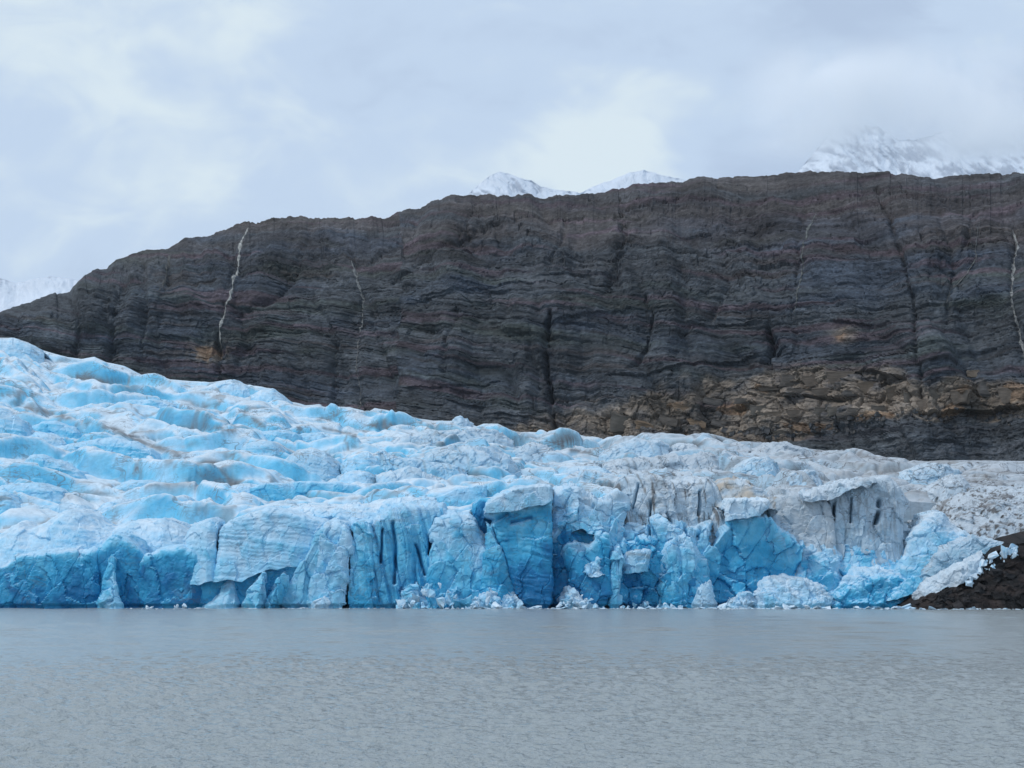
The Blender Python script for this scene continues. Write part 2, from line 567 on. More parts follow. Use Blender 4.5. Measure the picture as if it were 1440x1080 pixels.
    for pts, w, dep in gul:
        w = w * .62 * (.55 + .9 * sst(-.35, .35, fbm(PX / 22 + dep, PYf / 18 + w, o=2)))
        dd = polydist(PX + 1.3 * jit, PYf, pts)
        d -= .70 * dep * np.exp(-(dd / w) ** 2) * (.65 + .7 * sst(-.3, .3, fbm(PX / 30 + w, PYf / 26, o=2)))
    # ledges: proud above the line, undercut below
    led = [([(1100, 552), (1140, 553), (1180, 558)], 4.5), ([(1035, 570), (1062, 566)], 4), ([(1062, 545), (1100, 540)], 3),
           ([(1215, 515), (1258, 528)], 4), ([(860, 528), (980, 508), (1060, 498), (1100, 485)], 2.5), ([(985, 455), (1060, 448)], 2.2),
           ([(1180, 555), (1255, 548)], 2.5), ([(1290, 575), (1360, 573), (1450, 570)], 4), ([(1060, 372), (1130, 366)], 2.2),
           ([(1165, 448), (1215, 449)], 3), ([(765, 455), (880, 430)], 1.6), ([(760, 388), (840, 382)], 1.8), ([(560, 425), (640, 405)], 1.6),
           ([(590, 412), (700, 395), (800, 400)], 1.6), ([(960, 330), (1100, 315)], 1.5), ([(1000, 350), (1090, 340)], 1.8),
           ([(570, 545), (700, 530)], 1.5), ([(880, 290), (1000, 285), (1080, 280)], 1.5), ([(1320, 330), (1400, 318)], 1.5),
           ([(640, 320), (760, 300)], 1.5), ([(1180, 425), (1290, 428)], 1.2), ([(215, 465), (260, 470), (262, 500)], 2.5)]
    for pts, A in led:
        xs = [p[0] for p in pts]
        ly = PL(pts, PX) + 1.6 * jit * .7
        on = sst(xs[0] - 14, xs[0] + 8, PX) * sst(xs[-1] + 14, xs[-1] - 8, PX)
        q = ly - PYf
        A = A * (1. if np.mean(ly) > 480 and A > 2.9 else .6)
        d += on * np.where(q > 0, A * np.exp(-q / 16) * .7, -A * .9 * np.exp(q / 9))
    edge = 1 - .70 * V_ext(nv, ntop, PX) ** 14
    edge[-ntop:] = np.linspace(.25, .1, ntop)[:, None]
    P2 = P + N * (d * edge)[..., None]
    # ---------------- rock colours (minerals, plus painted shade in the cave slot)
    grey = np.array((.068, .076, .086)); blue = np.array((.054, .067, .088)); green = np.array((.060, .072, .068))
    brown = np.array((.076, .064, .063)); purple = np.array((.080, .062, .074)); tan = np.array((.235, .192, .152)); orange = np.array((.26, .145, .070))
    C = np.broadcast_to(grey, P.shape).copy()
    b1 = fbm(X / 130, s / 26, o=4)
    b2 = fbm(X / 110 + 40, s / 14 + 9, o=4)
    C = mixc(C, blue, sst(-.1, .3, b1))
    C = mixc(C, green, .8 * sst(0, .35, b2))
    upper = sst(400, 300, PYf + 50 * b1)
    C = mixc(C, brown, np.clip(  .68 * upper * sst(-.25, .2, b2 + .15), 0, 1) * (PX > 120))
    C = mixc(C, purple * 1.08, .8 * sst(.12, .3, fbm(X / 120 + 7, s / 7, o=3)))
    C = mixc(C, brown * .8, .6 * sst(.2, .4, fbm(X / 90 + 70, s / 5, o=3)))
    tn = np.maximum(tanz, .6 * sst(520, 600, PYf) * sst(700, 860, PX)) * (1 - low) * (.4 + .6 * sst(-.25, .25, fbm(X / 22, Z / 16, o=4)))
    tn = np.maximum(tn, .9 * np.exp(-(((PX - 290) / 32) ** 2 + ((PYf - 490) / 17) ** 2)) * sst(-.2, .2, fbm(X / 6, Z / 9, o=3) + .15))
    tn = np.maximum(tn, .7 * np.exp(-(((PX - 1180) / 22) ** 2 + ((PYf - 466) / 14) ** 2)))
    tn = sst(.08, .85, tn + .35 * fbm(X / 10 + 8, s / 4.0, o=4)) * (tn > .03)
    C = mixc(C, tan, np.clip(tn * .85, 0, 1))
    og = sst(.12, .42, fbm(X / 30 + 3, Z / 14, o=4)) * tanz * (1 - low)
    og = np.maximum(og, .75 * np.exp(-(((PX - 285) / 24) ** 2 + ((PYf - 487) / 13) ** 2)))
    og = np.maximum(og, .8 * np.exp(-(((PX - 1425) / 22) ** 2 + ((PYf - 552) / 20) ** 2)))
    og = np.maximum(og, .5 * np.exp(-(((PX - 1180) / 14) ** 2 + ((PYf - 468) / 12) ** 2)))
    og = sst(.30, .52, og + .45 * fbm(X / 7 + 50, s / 3.0, o=4)) * (og > .02)
    C = mixc(C, orange, .42 * og)
    C = mixc(C, grey * 1.05, .8 * low)
    stain = sst(.05, .4, fbm(X / 5, Z / 70, o=3)) * sst(.0, .3, fbm(X / 60, Z / 50 + 5, o=2))
    C = mixc(C, C * .55, .45 * stain * sst(.82, .5, V_ext(nv, ntop, PX)))
    lines = sst(.12, .34, fbm(X / 60, s / 1.6, o=2))
    C = mixc(C, C * 1.5, .45 * lines)
    C = mixc(C, C * .55, .5 * sst(.12, .4, fbm(X / 55 + 20, s / 1.9 + 3, o=2)))
    C *= (1 + .45 * fbm(X / 12, Z / 9, o=4))[..., None] * (1 + .55 * fbm(X / 45 + 11, Z / 40, o=3))[..., None] * np.clip(1 + tb + .5 * fbm(X / 3.0, Z / 2.2, o=3), .3, 2)[..., None] * .95
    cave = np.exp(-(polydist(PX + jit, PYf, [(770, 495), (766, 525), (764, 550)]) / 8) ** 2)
    C = mixc(C, (.028, .032, .040), .8 * cave)  # shade inside the cave slot, put into the rock colour
    me = grid_mesh('rock_cliff', P2, C)
    me.polygons.foreach_set('use_smooth', np.zeros(len(me.polygons), bool))
    o = link('rock_cliff', me, M_ROCK, label='dark stratified rock cliff rising behind the glacier', kind='structure')
    CLIFF.update(P=P2, N=normals(P2), c=c, base=base, top=top, nv=nv, o=o)
    return o


def V_ext(nv, ntop, like):
    v = np.concatenate([np.linspace(0, 1, nv), np.ones(ntop)])
    return np.broadcast_to(v[:, None], like.shape)


cliff = build_cliff()


def cliff_ij(px, py):
    j = np.interp(px, CLIFF['c'], np.arange(len(CLIFF['c'])))
    b, t_ = np.interp(px, CLIFF['c'], CLIFF['base']), np.interp(px, CLIFF['c'], CLIFF['top'])
    i = (py - b) / (t_ - b) * (CLIFF['nv'] - 1)
    return i, j


def bil(A, i, j):
    i = np.clip(i, 0, A.shape[0] - 1.001); j = np.clip(j, 0, A.shape[1] - 1.001)
    a, b = i.astype(int), j.astype(int)
    fi, fj = (i - a)[..., None], (j - b)[..., None]
    return A[a, b] * (1 - fi) * (1 - fj) + A[a + 1, b] * fi * (1 - fj) + A[a, b + 1] * (1 - fi) * fj + A[a + 1, b + 1] * fi * fj


def vein(pts, w, colr, label, seed):
    """A pale band of rock and scree that follows the cliff's relief."""
    n = int(plen(pts) / 1.1)
    px, py = poly(pts, n)
    px = px + 2.4 * fbm(np.arange(n) / 11.0 + seed, np.zeros(n) + seed, o=3)
    w = 1.25 * w * np.clip(0.75 + 1.9 * fbm(np.arange(n) / 10.0, np.zeros(n) + seed + 5, o=4), .12, 2.2) * np.minimum(1, np.minimum(np.arange(n), n - 1 - np.arange(n)) / 8 + .15)
    offs = np.linspace(-1, 1, 7)
    PXv = px[:, None] + offs[None] * w[:, None]
    PYv = np.repeat(py[:, None], 7, 1)
    i, j = cliff_ij(PXv, PYv)
    Pv = bil(CLIFF['P'], i, j)
    Pv[..., 1] -= .9 * (1 - offs[None] ** 2) - .35 + .5 * fbm(PXv / 3, PYv / 3, o=2)
    cc = np.asarray(colr) * .8 * (1 + .9 * fbm(PXv / 3, PYv / 4, o=3))[..., None]
    cc = mixc(np.array((.075, .078, .08)), cc, np.clip(1.15 - offs[None] ** 2 + .6 * fbm(PXv / 2.5, PYv / 3, o=2), 0, 1))
    link('pale_vein', grid_mesh('pale_vein', Pv, cc), M_VEIN, cliff, label=label)


vein([(349, 319), (340, 335), (331, 365), (327, 390), (322, 415), (314, 440), (308, 460), (305, 478)], 2.2, (.43, .43, .41), 'thin pale streak above the orange patch', 1)
vein([(489, 356), (495, 380), (500, 410), (499, 440), (497, 466)], 2.0, (.27, .275, .27), None, 2)
vein([(497, 462), (495, 520), (498, 575)], 1.3, (.20, .20, .195), None, 3)
vein([(1421, 310), (1428, 335), (1421, 380), (1423, 420), (1431, 470), (1439, 510)], 2.6, (.34, .345, .34), 'wide pale winding streak', 4)
vein([(1146, 292), (1136, 320), (1129, 360), (1123, 400), (1117, 440)], 1.4, (.17, .18, .175), None, 5)
vein([(1373, 360), (1360, 385), (1342, 400), (1335, 425)], 1.3, (.18, .185, .18), None, 6)
vein([(1378, 295), (1372, 340), (1374, 372)], 1.0, (.14, .145, .15), None, 7)
vein([(240, 352), (232, 375), (222, 410)], 1.4, (.13, .13, .125), None, 8)

def rock_mesh(seed, colr, sharp=.18):
    g = np.random.default_rng(seed)
    v = np.array([(x, y, z) for x in (-1, 1) for y in (-1, 1) for z in (-1, 1)], float)
    v *= 1 - sharp * g.random((8, 3)) * 2
    f = [(0, 1, 3, 2), (4, 6, 7, 5), (0, 4, 5, 1), (2, 3, 7, 6), (0, 2, 6, 4), (1, 5, 7, 3)]
    me = bpy.data.meshes.new('rock_slab')
    me.from_pydata([tuple(q) for q in v], [], f)
    import bmesh
    bm = bmesh.new(); bm.from_mesh(me)
    bmesh.ops.subdivide_edges(bm, edges=bm.edges[:], cuts=1, use_grid_fill=True)
    for q in bm.verts:
        q.co += Vector(g.normal(size=3) * .10)
    bm.to_mesh(me); bm.free()
    put_color(me, np.asarray(colr) * (1 + .22 * g.normal(size=(len(me.vertices), 1))))
    me.materials.append(M_ROCK)
    return me


SLABS = [rock_mesh(i, c) for i, c in enumerate([(.150, .122, .098), (.12, .104, .09), (.165, .132, .102), (.095, .088, .082), (.165, .118, .08), (.13, .115, .098)])]
DARKSLAB = [rock_mesh(20 + i, c) for i, c in enumerate([(.075, .075, .078), (.09, .085, .082), (.06, .065, .07)])]


def slab(px, py, w, h, pool, deep=2.2, rz=0.0, ry=0.0, name='rock_slab'):
    i, j = cliff_ij(np.array([px]), np.array([py]))
    p = bil(CLIFF['P'], i, j)[0]
    k = p[1] / FPX
    o = bpy.data.objects.new(name, random.choice(pool))
    COL.objects.link(o)
    o.parent = cliff
    o.location = (p[0], p[1] + deep * .35, p[2])
    o.scale = (w * k / 2, deep, h * k / 2)
    o.rotation_euler = (random.uniform(-.12, .12), ry + random.uniform(-.06, .06), rz + random.uniform(-.15, .15))


for (px, py, w, h, rz) in ((1050, 566, 34, 9, 0), (1032, 571, 18, 8, .2), (1082, 543, 40, 7, 0), (1120, 548, 44, 11, 0), (1162, 549, 46, 12, 0), (1108, 532, 30, 20, 0), (1140, 532, 36, 18, 0),
                           (1180, 530, 40, 20, .1), (1214, 538, 30, 22, 0), (1236, 524, 36, 10, .3), (1248, 548, 24, 26, 0), (1196, 552, 26, 10, 0), (1068, 578, 28, 16, 0), (1090, 584, 30, 14, 0),
                           (1120, 578, 34, 12, 0), (1150, 574, 26, 14, 0), (1176, 578, 30, 14, 0), (1204, 580, 26, 12, 0), (1232, 574, 24, 16, 0), (1012, 588, 28, 12, -.2), (980, 590, 30, 12, -.2),
                           (940, 588, 34, 14, -.2), (1005, 560, 34, 12, -.2), (960, 570, 36, 14, -.2), (905, 598, 30, 14, -.1), (870, 592, 36, 30, 0), (1320, 548, 44, 26, 0), (1300, 562, 20, 20, 0),
                           (1352, 556, 26, 22, 0), (1390, 542, 30, 24, 0), (1420, 556, 34, 26, 0), (1372, 520, 20, 12, 0), (1270, 556, 16, 24, 0)):
    slab(px, py, w, h, SLABS, deep=random.uniform(.9, 1.8), rz=rz, ry=.25 * (px < 1020) * 1.0)
for q in range(120):
    px = random.uniform(1010, 1440)
    py = PL([(1010, 608), (1120, 602), (1170, 592), (1230, 588), (1300, 582), (1440, 582)], px) + random.gauss(0, 5)
    w = random.uniform(4, 11)
    slab(px, py, w, w * random.uniform(.5, .9), DARKSLAB, deep=random.uniform(.8, 1.8), rz=random.uniform(-.6, .6), ry=random.uniform(-.5, .5), name='boulder')

# ------------------------------------------------------------------ snow mountains far behind
def mountain(name, label, crest, base_py, Y, depth, rock, seed, rough=1.0, cat=None):
    n = int(plen(crest) / 1.6)
    px, py = poly(crest, n)
    py = py + rough * 2.2 * fbm(px / 14.0, px * 0 + seed, o=4)
    nv = max(24, int((base_py - py.min()) / 1.6))
    v = np.linspace(0, 1, nv)
    PX, V = np.meshgrid(px, v)
    PY = base_py + (py - base_py) * V
    P = at(PX, PY, Y + depth * V ** 1.2)
    back = P[-1:].copy() + np.array([0, depth, -.4 * depth])
    P = np.concatenate([P, back], 0)
    X, Z = P[..., 0], P[..., 2]
    k = Y / FPX
    sw = fbm(X / (50 * k) + seed, Z / (40 * k), o=3)
    rid = .8 * fbm((X + .5 * Z) / (9 * k) + 1.5 * sw, Z / (30 * k) + seed, o=5, gain=.6) + .7 * fbm(X / (60 * k) + seed * 3, Z / (34 * k), o=3)
    d = 16 * k * (billow((X + .6 * Z) / (30 * k) + seed + .6 * sw, Z / (95 * k), o=5) - .3) * 1.3
    d[-2:] *= .3
    P2 = P.copy(); P2[..., 1] -= d
    nz = np.abs(normals(P2)[..., 2])
    r = sst(.05, .35, rid + rock - .5 * (nz - .5))
    C = mixc(np.array((.66, .72, .80)), np.array((.34, .385, .46)), .85 * r)  # pale bluish rock tone: part of the distance haze is put into the colour
    return link(name, grid_mesh(name, P2, C), M_SNOWROCK, label=label, kind='structure')


mountain('snowy_mountain', 'small snow covered peak above the middle of the cliff',
         [(610, 330), (640, 292), (664, 268), (678, 256), (690, 246), (703, 241), (715, 244), (730, 250), (748, 254), (760, 262), (785, 267), (812, 270), (850, 300)],
         430, 8000, 700, .10, 1)
mountain('snowy_mountain', 'pale snow shoulder just right of the small central peak',
         [(770, 300), (812, 273), (835, 262), (860, 253), (884, 243), (906, 239), (930, 246), (970, 254), (1040, 264), (1080, 300)],
         430, 9000, 700, -.10, 2)
mountain('snowy_mountain', 'high snow streaked massif half lost in cloud at the upper right',
         [(1080, 290), (1120, 244), (1140, 220), (1165, 190), (1185, 176), (1205, 174), (1235, 178), (1262, 196), (1290, 196), (1320, 186), (1350, 180),
          (1390, 184), (1420, 176), (1470, 170), (1540, 190), (1640, 250)],
         430, 10700, 1100, .22, 3, 1.4)
mountain('snow_slope', 'bright snow slope seen beyond the left end of the cliff',
         [(-260, 372), (-120, 380), (0, 391), (22, 398), (45, 393), (70, 388), (95, 391), (115, 396), (140, 388), (200, 372), (280, 400)],
         520, 4200, 500, -.03, 4)

# ------------------------------------------------------------------ glacier slope
FR = [(-300, 735), (0, 742), (150, 748), (300, 738), (460, 733), (600, 715), (680, 700), (780, 695), (860, 690), (1000, 690), (1080, 694), (1160, 690), (1250, 686),
      (1330, 698), (1440, 735), (1760, 780)]
YF, YT = 544.0, [(-300, 1020), (0, 960), (400, 900), (700, 830), (1000, 770), (1440, 720), (1760, 690)]
_tx = np.arange(-300, 1761, 10.0)
_tt = np.linspace(0, 1, 120)
_ys = YF + (PL(YT, _tx) - YF)[:, None] * _tt[None]
_zf = at(_tx, PL(FR, _tx), YF)[:, 2] - 2.0
_zt = at(_tx, PL(SKYL, _tx), PL(YT, _tx))[:, 2]
_zt_s = smooth1(_zt, 5)
_zs = _zf[:, None] + (_zt_s - _zf)[:, None] * (_tt[None] ** 1.04)
_bx = (_tx - 720) / FPX * 1.0
_pys = 540 - FPX * (-_ys * SP + (_zs - CAMZ) * CP) / (_ys * CP + (_zs - CAMZ) * SP)


def ysurf(px, py):
    """Depth at which the mean ice slope shows at a photo pixel."""
    out = []
    for a, b in zip(np.atleast_1d(px), np.atleast_1d(py)):
        i = int(np.clip(np.searchsorted(_tx, a) - 1, 0, len(_tx) - 2))
        out.append(np.interp(-b, -_pys[i], _ys[i]))
    return np.array(out)


def zsurf(px, Y):
    px, Y = np.broadcast_arrays(np.asarray(px, float), np.asarray(Y, float))
    yt = PL(YT, px)
    t = np.clip((Y - YF) / (yt - YF), 0, 1)
    zf = np.interp(px, _tx, _zf); zt = np.interp(px, _tx, _zt_s)
    return zf + (zt - zf) * t ** 1.04


ICE = [(0.0, (.665, .785, .875)), (.20, (.505, .715, .870)), (.40, (.335, .645, .86)), (.60, (.150, .54, .78)), (.78, (.045, .39, .66)), (1.0, (.008, .168, .385))]
DIRT = np.array((.115, .108, .105))
GREY = np.array((.455, .495, .535))


def warmth(px, py):
    """0 on the clean blue left side of the tongue, 1 on the grey debris-stained right."""
    return sst(.15, .95, (px - 250) / 1100.0 + (620 - py) / 500.0)


def build_slope():
    c = np.concatenate([np.linspace(-300, -20, 80)[:-1], np.linspace(-20, 1460, 900), np.linspace(1460, 1760, 60)[1:]])
    tt = np.concatenate([[-.001], np.linspace(0, 1, 330), [1.03, 1.08, 1.2]])
    PXc, T = np.meshgrid(c, tt)
    yt = PL(YT, c)
    Y = YF + (yt - YF) * T
    zf = np.interp(c, _tx, _zf); zt = at(c, PL(SKYL, c), yt)[:, 2]
    zts = np.interp(c, _tx, _zt_s)
    Tc = np.clip(T, 0, 1)
    ztm = zts + (zt - zts) * sst(.9, 1, Tc)
    Z = zf + (ztm - zf) * Tc ** 1.04
    Z = Z - np.maximum(T - 1, 0) * 220 + np.minimum(T, 0) * 30000
    # x along the viewing fan of the tongue
    X = (PXc - 720) / FPX * (Y * CP + (Z - CAMZ) * SP)
    wx, wy = fbm(X / 70, Y / 70, o=3), fbm(X / 60 + 31, Y / 60, o=3)
    amp = (.08 + .92 * sst(1.0, .90, T)) * (T <= 1) * sst(-.05, .04, T)
    h = np.zeros_like(X)
    crease = np.zeros_like(X)
    for (per, wid, A, sd, sk) in ((31, 74, 8.0, 1, .38), (17, 38, 4.2, 2, .25), (9.0, 20, 1.6, 3, .45)):
        ph = Y / per + 1.5 * wx * 60 / per * .55 + sk * X / per
        k = np.floor(ph); f = ph - k
        L = wid * (0.7 + .8 * h01(k, k * 0, 1, sd))
        o = h01(k, k * 0, 2, sd) * 9
        q = X / L + o + .35 * wy
        kk = np.floor(q); fx = q - kk
        lens = np.sin(np.pi * fx) ** .55
        hh = .45 + .75 * h01(k, kk, 3, sd)
        prof = np.minimum(f / .18, 1) * (1 - np.clip((f - .18) / .82, 0, 1) ** .8)
        h += A * hh * lens * prof
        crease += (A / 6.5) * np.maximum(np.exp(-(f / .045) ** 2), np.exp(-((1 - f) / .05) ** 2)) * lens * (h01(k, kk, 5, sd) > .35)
    ang = sst(150, 700, PXc) * (1 - .75 * sst(1180, 1330, PXc))
    h *= (1.0 - .25 * ang) * (1 - .5 * sst(1180, 1330, PXc))
    for (cxs, cys, A, G, sd, wgt) in ((58, 34, 3.6, 2.6, 41, .55 + .55 * ang), (26, 15, 1.7, 1.6, 42, .45 + .65 * ang), (9, 8, .55, .5, 43, .3 + .7 * ang)):
        v_, e_ = facets(X / cxs + .5 * wx, Y / cys + .55 * wy + .15 * X / cys, seed=sd, tilt=1.0, edge=True)
        gr = sst(.11, .0, e_)
        h += wgt * (A * v_ - G * gr)
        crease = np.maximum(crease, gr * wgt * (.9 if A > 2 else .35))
    h += 1.0 * fbm(X / 9, Y / 9, o=4) + .18 * fbm(X / 2.6, Y / 2.6, o=3)
    for _ in range(2):
        hp = np.pad(h, 1, mode='edge')
        h = (hp[:-2, 1:-1] + hp[2:, 1:-1] + hp[1:-1, :-2] + hp[1:-1, 2:] + 2 * h) / 6
    Z2 = Z + h * amp - 2.2 * amp
    P = np.stack([X, Y, Z2], -1)
    N = normals(P); N *= np.sign(N[..., 2:3])
    px, py = project(P)
    g = warmth(px, py)
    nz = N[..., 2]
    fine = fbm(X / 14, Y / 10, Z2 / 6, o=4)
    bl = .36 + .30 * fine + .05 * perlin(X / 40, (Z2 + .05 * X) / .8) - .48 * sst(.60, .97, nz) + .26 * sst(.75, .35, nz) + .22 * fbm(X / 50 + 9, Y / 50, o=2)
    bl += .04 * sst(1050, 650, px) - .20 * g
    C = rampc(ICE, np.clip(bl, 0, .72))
    C = mixc(C, GREY, np.clip(-.05 + .92 * g + .5 * fbm(X / 20, Y / 20 + 40, o=3), 0, .92))
    streak = sst(.10, .42, fbm(X / 30, Y / 6, Z2 / 2.5, o=4)) * (.25 + .75 * g)
    C = mixc(C, (.40, .40, .40), .55 * streak)
    spots = sst(.22, .42, fbm(X / 2.2, Y / 3.0, Z2 / 1.6, o=3)) * (.15 + .85 * g)
    C = mixc(C, DIRT * 1.8, .5 * spots)
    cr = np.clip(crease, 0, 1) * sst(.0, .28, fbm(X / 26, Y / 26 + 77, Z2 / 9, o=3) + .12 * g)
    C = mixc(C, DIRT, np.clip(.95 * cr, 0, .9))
    thin = sst(.90, .97, 1 - np.abs(fbm(X / 34 + .2 * wx, Y / 13 + 50, o=3) * 2.2)) * sst(-.15, .2, fbm(X / 40 + 90, Y / 40, o=2))
    C = mixc(C, DIRT * 1.6, .55 * thin)
    # long debris band that crosses the left of the slope
    for pts, w in (([(18, 568), (60, 578), (110, 592), (160, 603), (215, 628), (260, 640)], 4.5), ([(345, 582), (372, 600)], 4), ([(285, 600), (330, 605)], 2.5),
                   ([(455, 602), (500, 612)], 2.5), ([(760, 628), (830, 636)], 3), ([(970, 668), (900, 672)], 3)):
        dd = polydist(px, py + 3 * fine, pts)
        C = mixc(C, DIRT * 1.4, .85 * np.exp(-(dd / w) ** 2) * sst(-.3, .2, fbm(X / 7, Y / 7, o=3)))
    # stones on the far right snow
    st = sst(.20, .34, fbm(X / 1.7, Y / 2.4 + 7, o=2)) * sst(1230, 1330, px) * sst(.0, .3, fbm(X / 25, Y / 25, o=2) + .2)
    C = mixc(C, DIRT * .9, .9 * st)
    pt = sst(.05, .35, fbm(X / 16 + 5, Y / 12, Z2 / 8, o=4)) * sst(1000, 1300, px)
    C = mixc(C, (.24, .235, .23), .6 * pt)
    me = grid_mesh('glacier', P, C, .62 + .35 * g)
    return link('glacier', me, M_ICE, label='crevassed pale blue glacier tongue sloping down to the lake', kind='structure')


glacier = build_slope()


# ------------------------------------------------------------------ ice masses: seracs on the slope and blocks of the calving front
def ice(name, label, crest, base=None, drop=None, Y=None, depth=14, plan=None, p=9.0, lean=.10, bulge=0., rnd=.10, rise=None, yaw=None, fold=None,
        fl=0., fa=.5, fb=.5, ly=0., bi=0., cell=5.0, blue=((0, .6), (1, .2)), snow=.5, grey=0., dirt=0., streak=0., tan=0., seed=None,
        step=1.25, cat='ice serac', sm=3, group=None, specks=0., arch=None, cuts=(), chip=None, parent=None):
    seed = len(bpy.data.objects) if seed is None else seed
    slope = drop is not None
    if slope:
        cx_, cy_ = poly(crest, 40)
        dp = drop * np.interp(np.linspace(0, 1, 40), [0, .12, .5, .88, 1], [.45, .8, 1, .8, .45])
        base = list(zip(cx_, cy_ + dp))
        mid = base[20]
        Y = float(ysurf(mid[0], mid[1])[0]) - 2
        base = [(a, b + 10) for a, b in base]
    nu = int(max(24, max(plen(crest), plen(base)) / step)) + 14
    u = np.linspace(0, 1, nu)
    u = u - .11 * np.sin(2 * np.pi * u) / 1.0 * .8          # denser at the ends
    cx, cy = poly(crest, u=u); bx, by = poly(base, u=u)
    cx, cy = smooth1(cx, sm), smooth1(cy, sm)
    chip = (0.10 if slope else .26) if chip is None else chip
    cy = cy + (.9 + 2.0 * chip) * fbm(cx / 8.0, cx * 0 + seed * 1.7, o=3)
    by = by + np.where(by < 852, 1., 0.) * 6 * fbm(bx / 22.0, bx * 0 + seed * 2.9, o=2) * (not slope)
    H_px = float(np.max(by - cy))
    nv = int(np.clip(H_px / step, 14, 150)) + 6
    w = np.linspace(0, 1, nv)
    w = 1 - (1 - w) ** 1.25
    k = Y / FPX
    H = H_px * k
    wid = abs(cx[-1] - cx[0]) * k
    if plan is None:
        plan = min(depth * .85, wid * .5)
    c = np.abs(2 * u - 1)
    pb = plan * (1 - (1 - np.clip(c, 0, 1) ** p) ** (1 / p))
    U, Wg = np.meshgrid(u, w)
    PX = bx + (cx - bx) * Wg
    PY = by + (cy - by) * Wg
    rr = np.clip((Wg - (1 - rnd)) / rnd, 0, 1)
    rad = min(rnd * H, 3.5)
    rr_ = np.random.default_rng(seed)
    yaw = (rr_.uniform(-.22, .22) if not slope else 0.) if yaw is None else yaw
    fold = (rr_.uniform(-.45, .15) if not slope else 0.) if fold is None else fold
    u0 = rr_.uniform(.3, .7)
    pb = pb + wid * (yaw * (u - .5) - fold * (np.abs(u - u0) - .25) * (1 - .0 * u)) * min(1., 16 / max(wid, 1)) * (parent is None)
    prof = lean * H * Wg - bulge * np.sin(np.pi * Wg) + rad * (1 - np.sqrt(1 - rr ** 2 * .999))
    Yg = Y + pb[None] + prof
    if arch:
        ax, aw, ah, ad = arch
        Yg = Yg + ad * np.exp(-(((PX - ax) / aw) ** 4)) * sst(1.0, .72, Wg / ah)
    face = at(PX, PY, Yg)
    Yback = np.maximum(Y + depth + lean * H, Yg[-1] + .4)
    nt_ = max(8, int(depth / max(.9, k * step * 4)))
    rows = []
    for i in range(1, nt_ + 1):
        q = i / nt_
        Yr = Yg[-1] + (Yback - Yg[-1]) * q
        r = face[-1].copy()
        r[:, 1] = Yr
        if slope:
            zz = zsurf(cx, Yback) - 2.5
            r[:, 2] = face[-1][:, 2] + (zz - face[-1][:, 2]) * q ** 1.6 + .12 * (Yback - Yg[-1]) * q * (1 - q)
        else:
            rs = .12 if rise is None else rise
            r[:, 2] = face[-1][:, 2] + rs * (Yr - Yg[-1]) * (1 - .4 * q)
        rows.append(r)
    r = rows[-1].copy(); r[:, 2] -= 6; r[:, 1] += .5; rows.append(r)
    r = r.copy(); r[:, 2] = np.minimum(r[:, 2] - .5, face[0][:, 2]); rows.append(r)
    P = np.concatenate([face, np.array(rows)], 0)
    nr = P.shape[0]
    Wt = np.concatenate([Wg, np.ones((nr - nv, nu))], 0)
    TOP = np.concatenate([np.zeros((nv, nu)), np.repeat(np.linspace(.15, 1, nr - nv)[:, None], nu, 1)], 0)
    N = normals(P)
    if N[nv // 2, nu // 2, 1] > 0:
        N = -N
    X, Yw, Z = P[..., 0], P[..., 1], P[..., 2]
    so = seed * 3.71
    n1 = fbm(X / 6 + so, Z / 6, Yw / 9, o=4)
    d = fb * 1.5 * n1
    if fa:
        wv = 1.0 * n1
        vv, ee = facets((X + .5 * Yw) / cell + so + wv * .4, (Z + .55 * Yw) / (cell * 1.5) + wv * .4, seed=seed, tilt=1.0, edge=True)
        d += fa * cell * (.38 if slope else .50) * vv
        vv2 = facets((X - .4 * Yw) / (cell * .42) + so + .5 * n1, (Z + .5 * Yw) / (cell * .55), seed=seed + 7, tilt=1.0)
        d += fa * cell * .13 * vv2 - fa * .6 * sst(.06, 0, ee)
    if fl:
        fx = (X + .6 * Yw) + 1.2 * fbm(X / 9, Z / 14, o=2) + .12 * Z
        d += fl * (1.3 * (np.abs(perlin(fx / 3.4 + so, Z / 38)) * 2 - .6) + .5 * (np.abs(perlin(fx / 1.25 + so, Z / 22)) * 2 - .5)) * sst(0, .1, 1 - TOP)
    lay = perlin(X / 26 + so, (Z + .12 * X + 1.5 * n1) / .9) + .7 * perlin(X / 20, (Z + .12 * X + 1.2 * n1) / 2.4 + so)
    if ly:
        d += ly * .28 * lay
    if bi:
        d += bi * (3.6 * billow(X / 6.5 + so, Z / 6.0, Yw / 6.5, o=4) - .9)
    tint = 0.
    if chip:
        c3 = facets((X + .7 * Yw) / 1.5 + so + .5 * n1, (Z + .3 * Yw) / 1.9, seed=seed + 3, tilt=1.3)
        c4 = facets((X - .6 * Yw) / 3.1 + so + .6 * n1, Z / 3.6 + .3 * X / 3.6, seed=seed + 5, tilt=1.2)
        d += chip * (.26 * c3 + .62 * c4)
        tint = (.35 + .65 * chip) * (.07 * c3 + .20 * c4)
    cutm = 0.
    if len(cuts):
        qx, qy = project(P)
        for pts, cw, cd in cuts:
            m_ = np.exp(-(polydist(qx + 1.2 * n1 * 2, qy, pts) / cw) ** 2) * (TOP == 0)
            d -= cd * m_
            cutm = np.maximum(cutm, m_)
    if not slope and base[0][1] > 852:
        d -= .9 * sst(1.3, .5, Z) * (TOP == 0)          # melt notch at the waterline
    d[-2:] *= 0
    P2 = P + N * d[..., None]
    if base[0][1] > 845:
        pass
    N2 = normals(P2)
    if N2[nv // 2, nu // 2, 1] > 0:
        N2 = -N2
    nz = N2[..., 2]
    px, py = project(P2)
    fine = fbm(X / 3.0 + so, Z / 3.0, Yw / 4, o=3)
    xs = [s_[0] for s_ in blue]; ys_ = [s_[1] for s_ in blue]
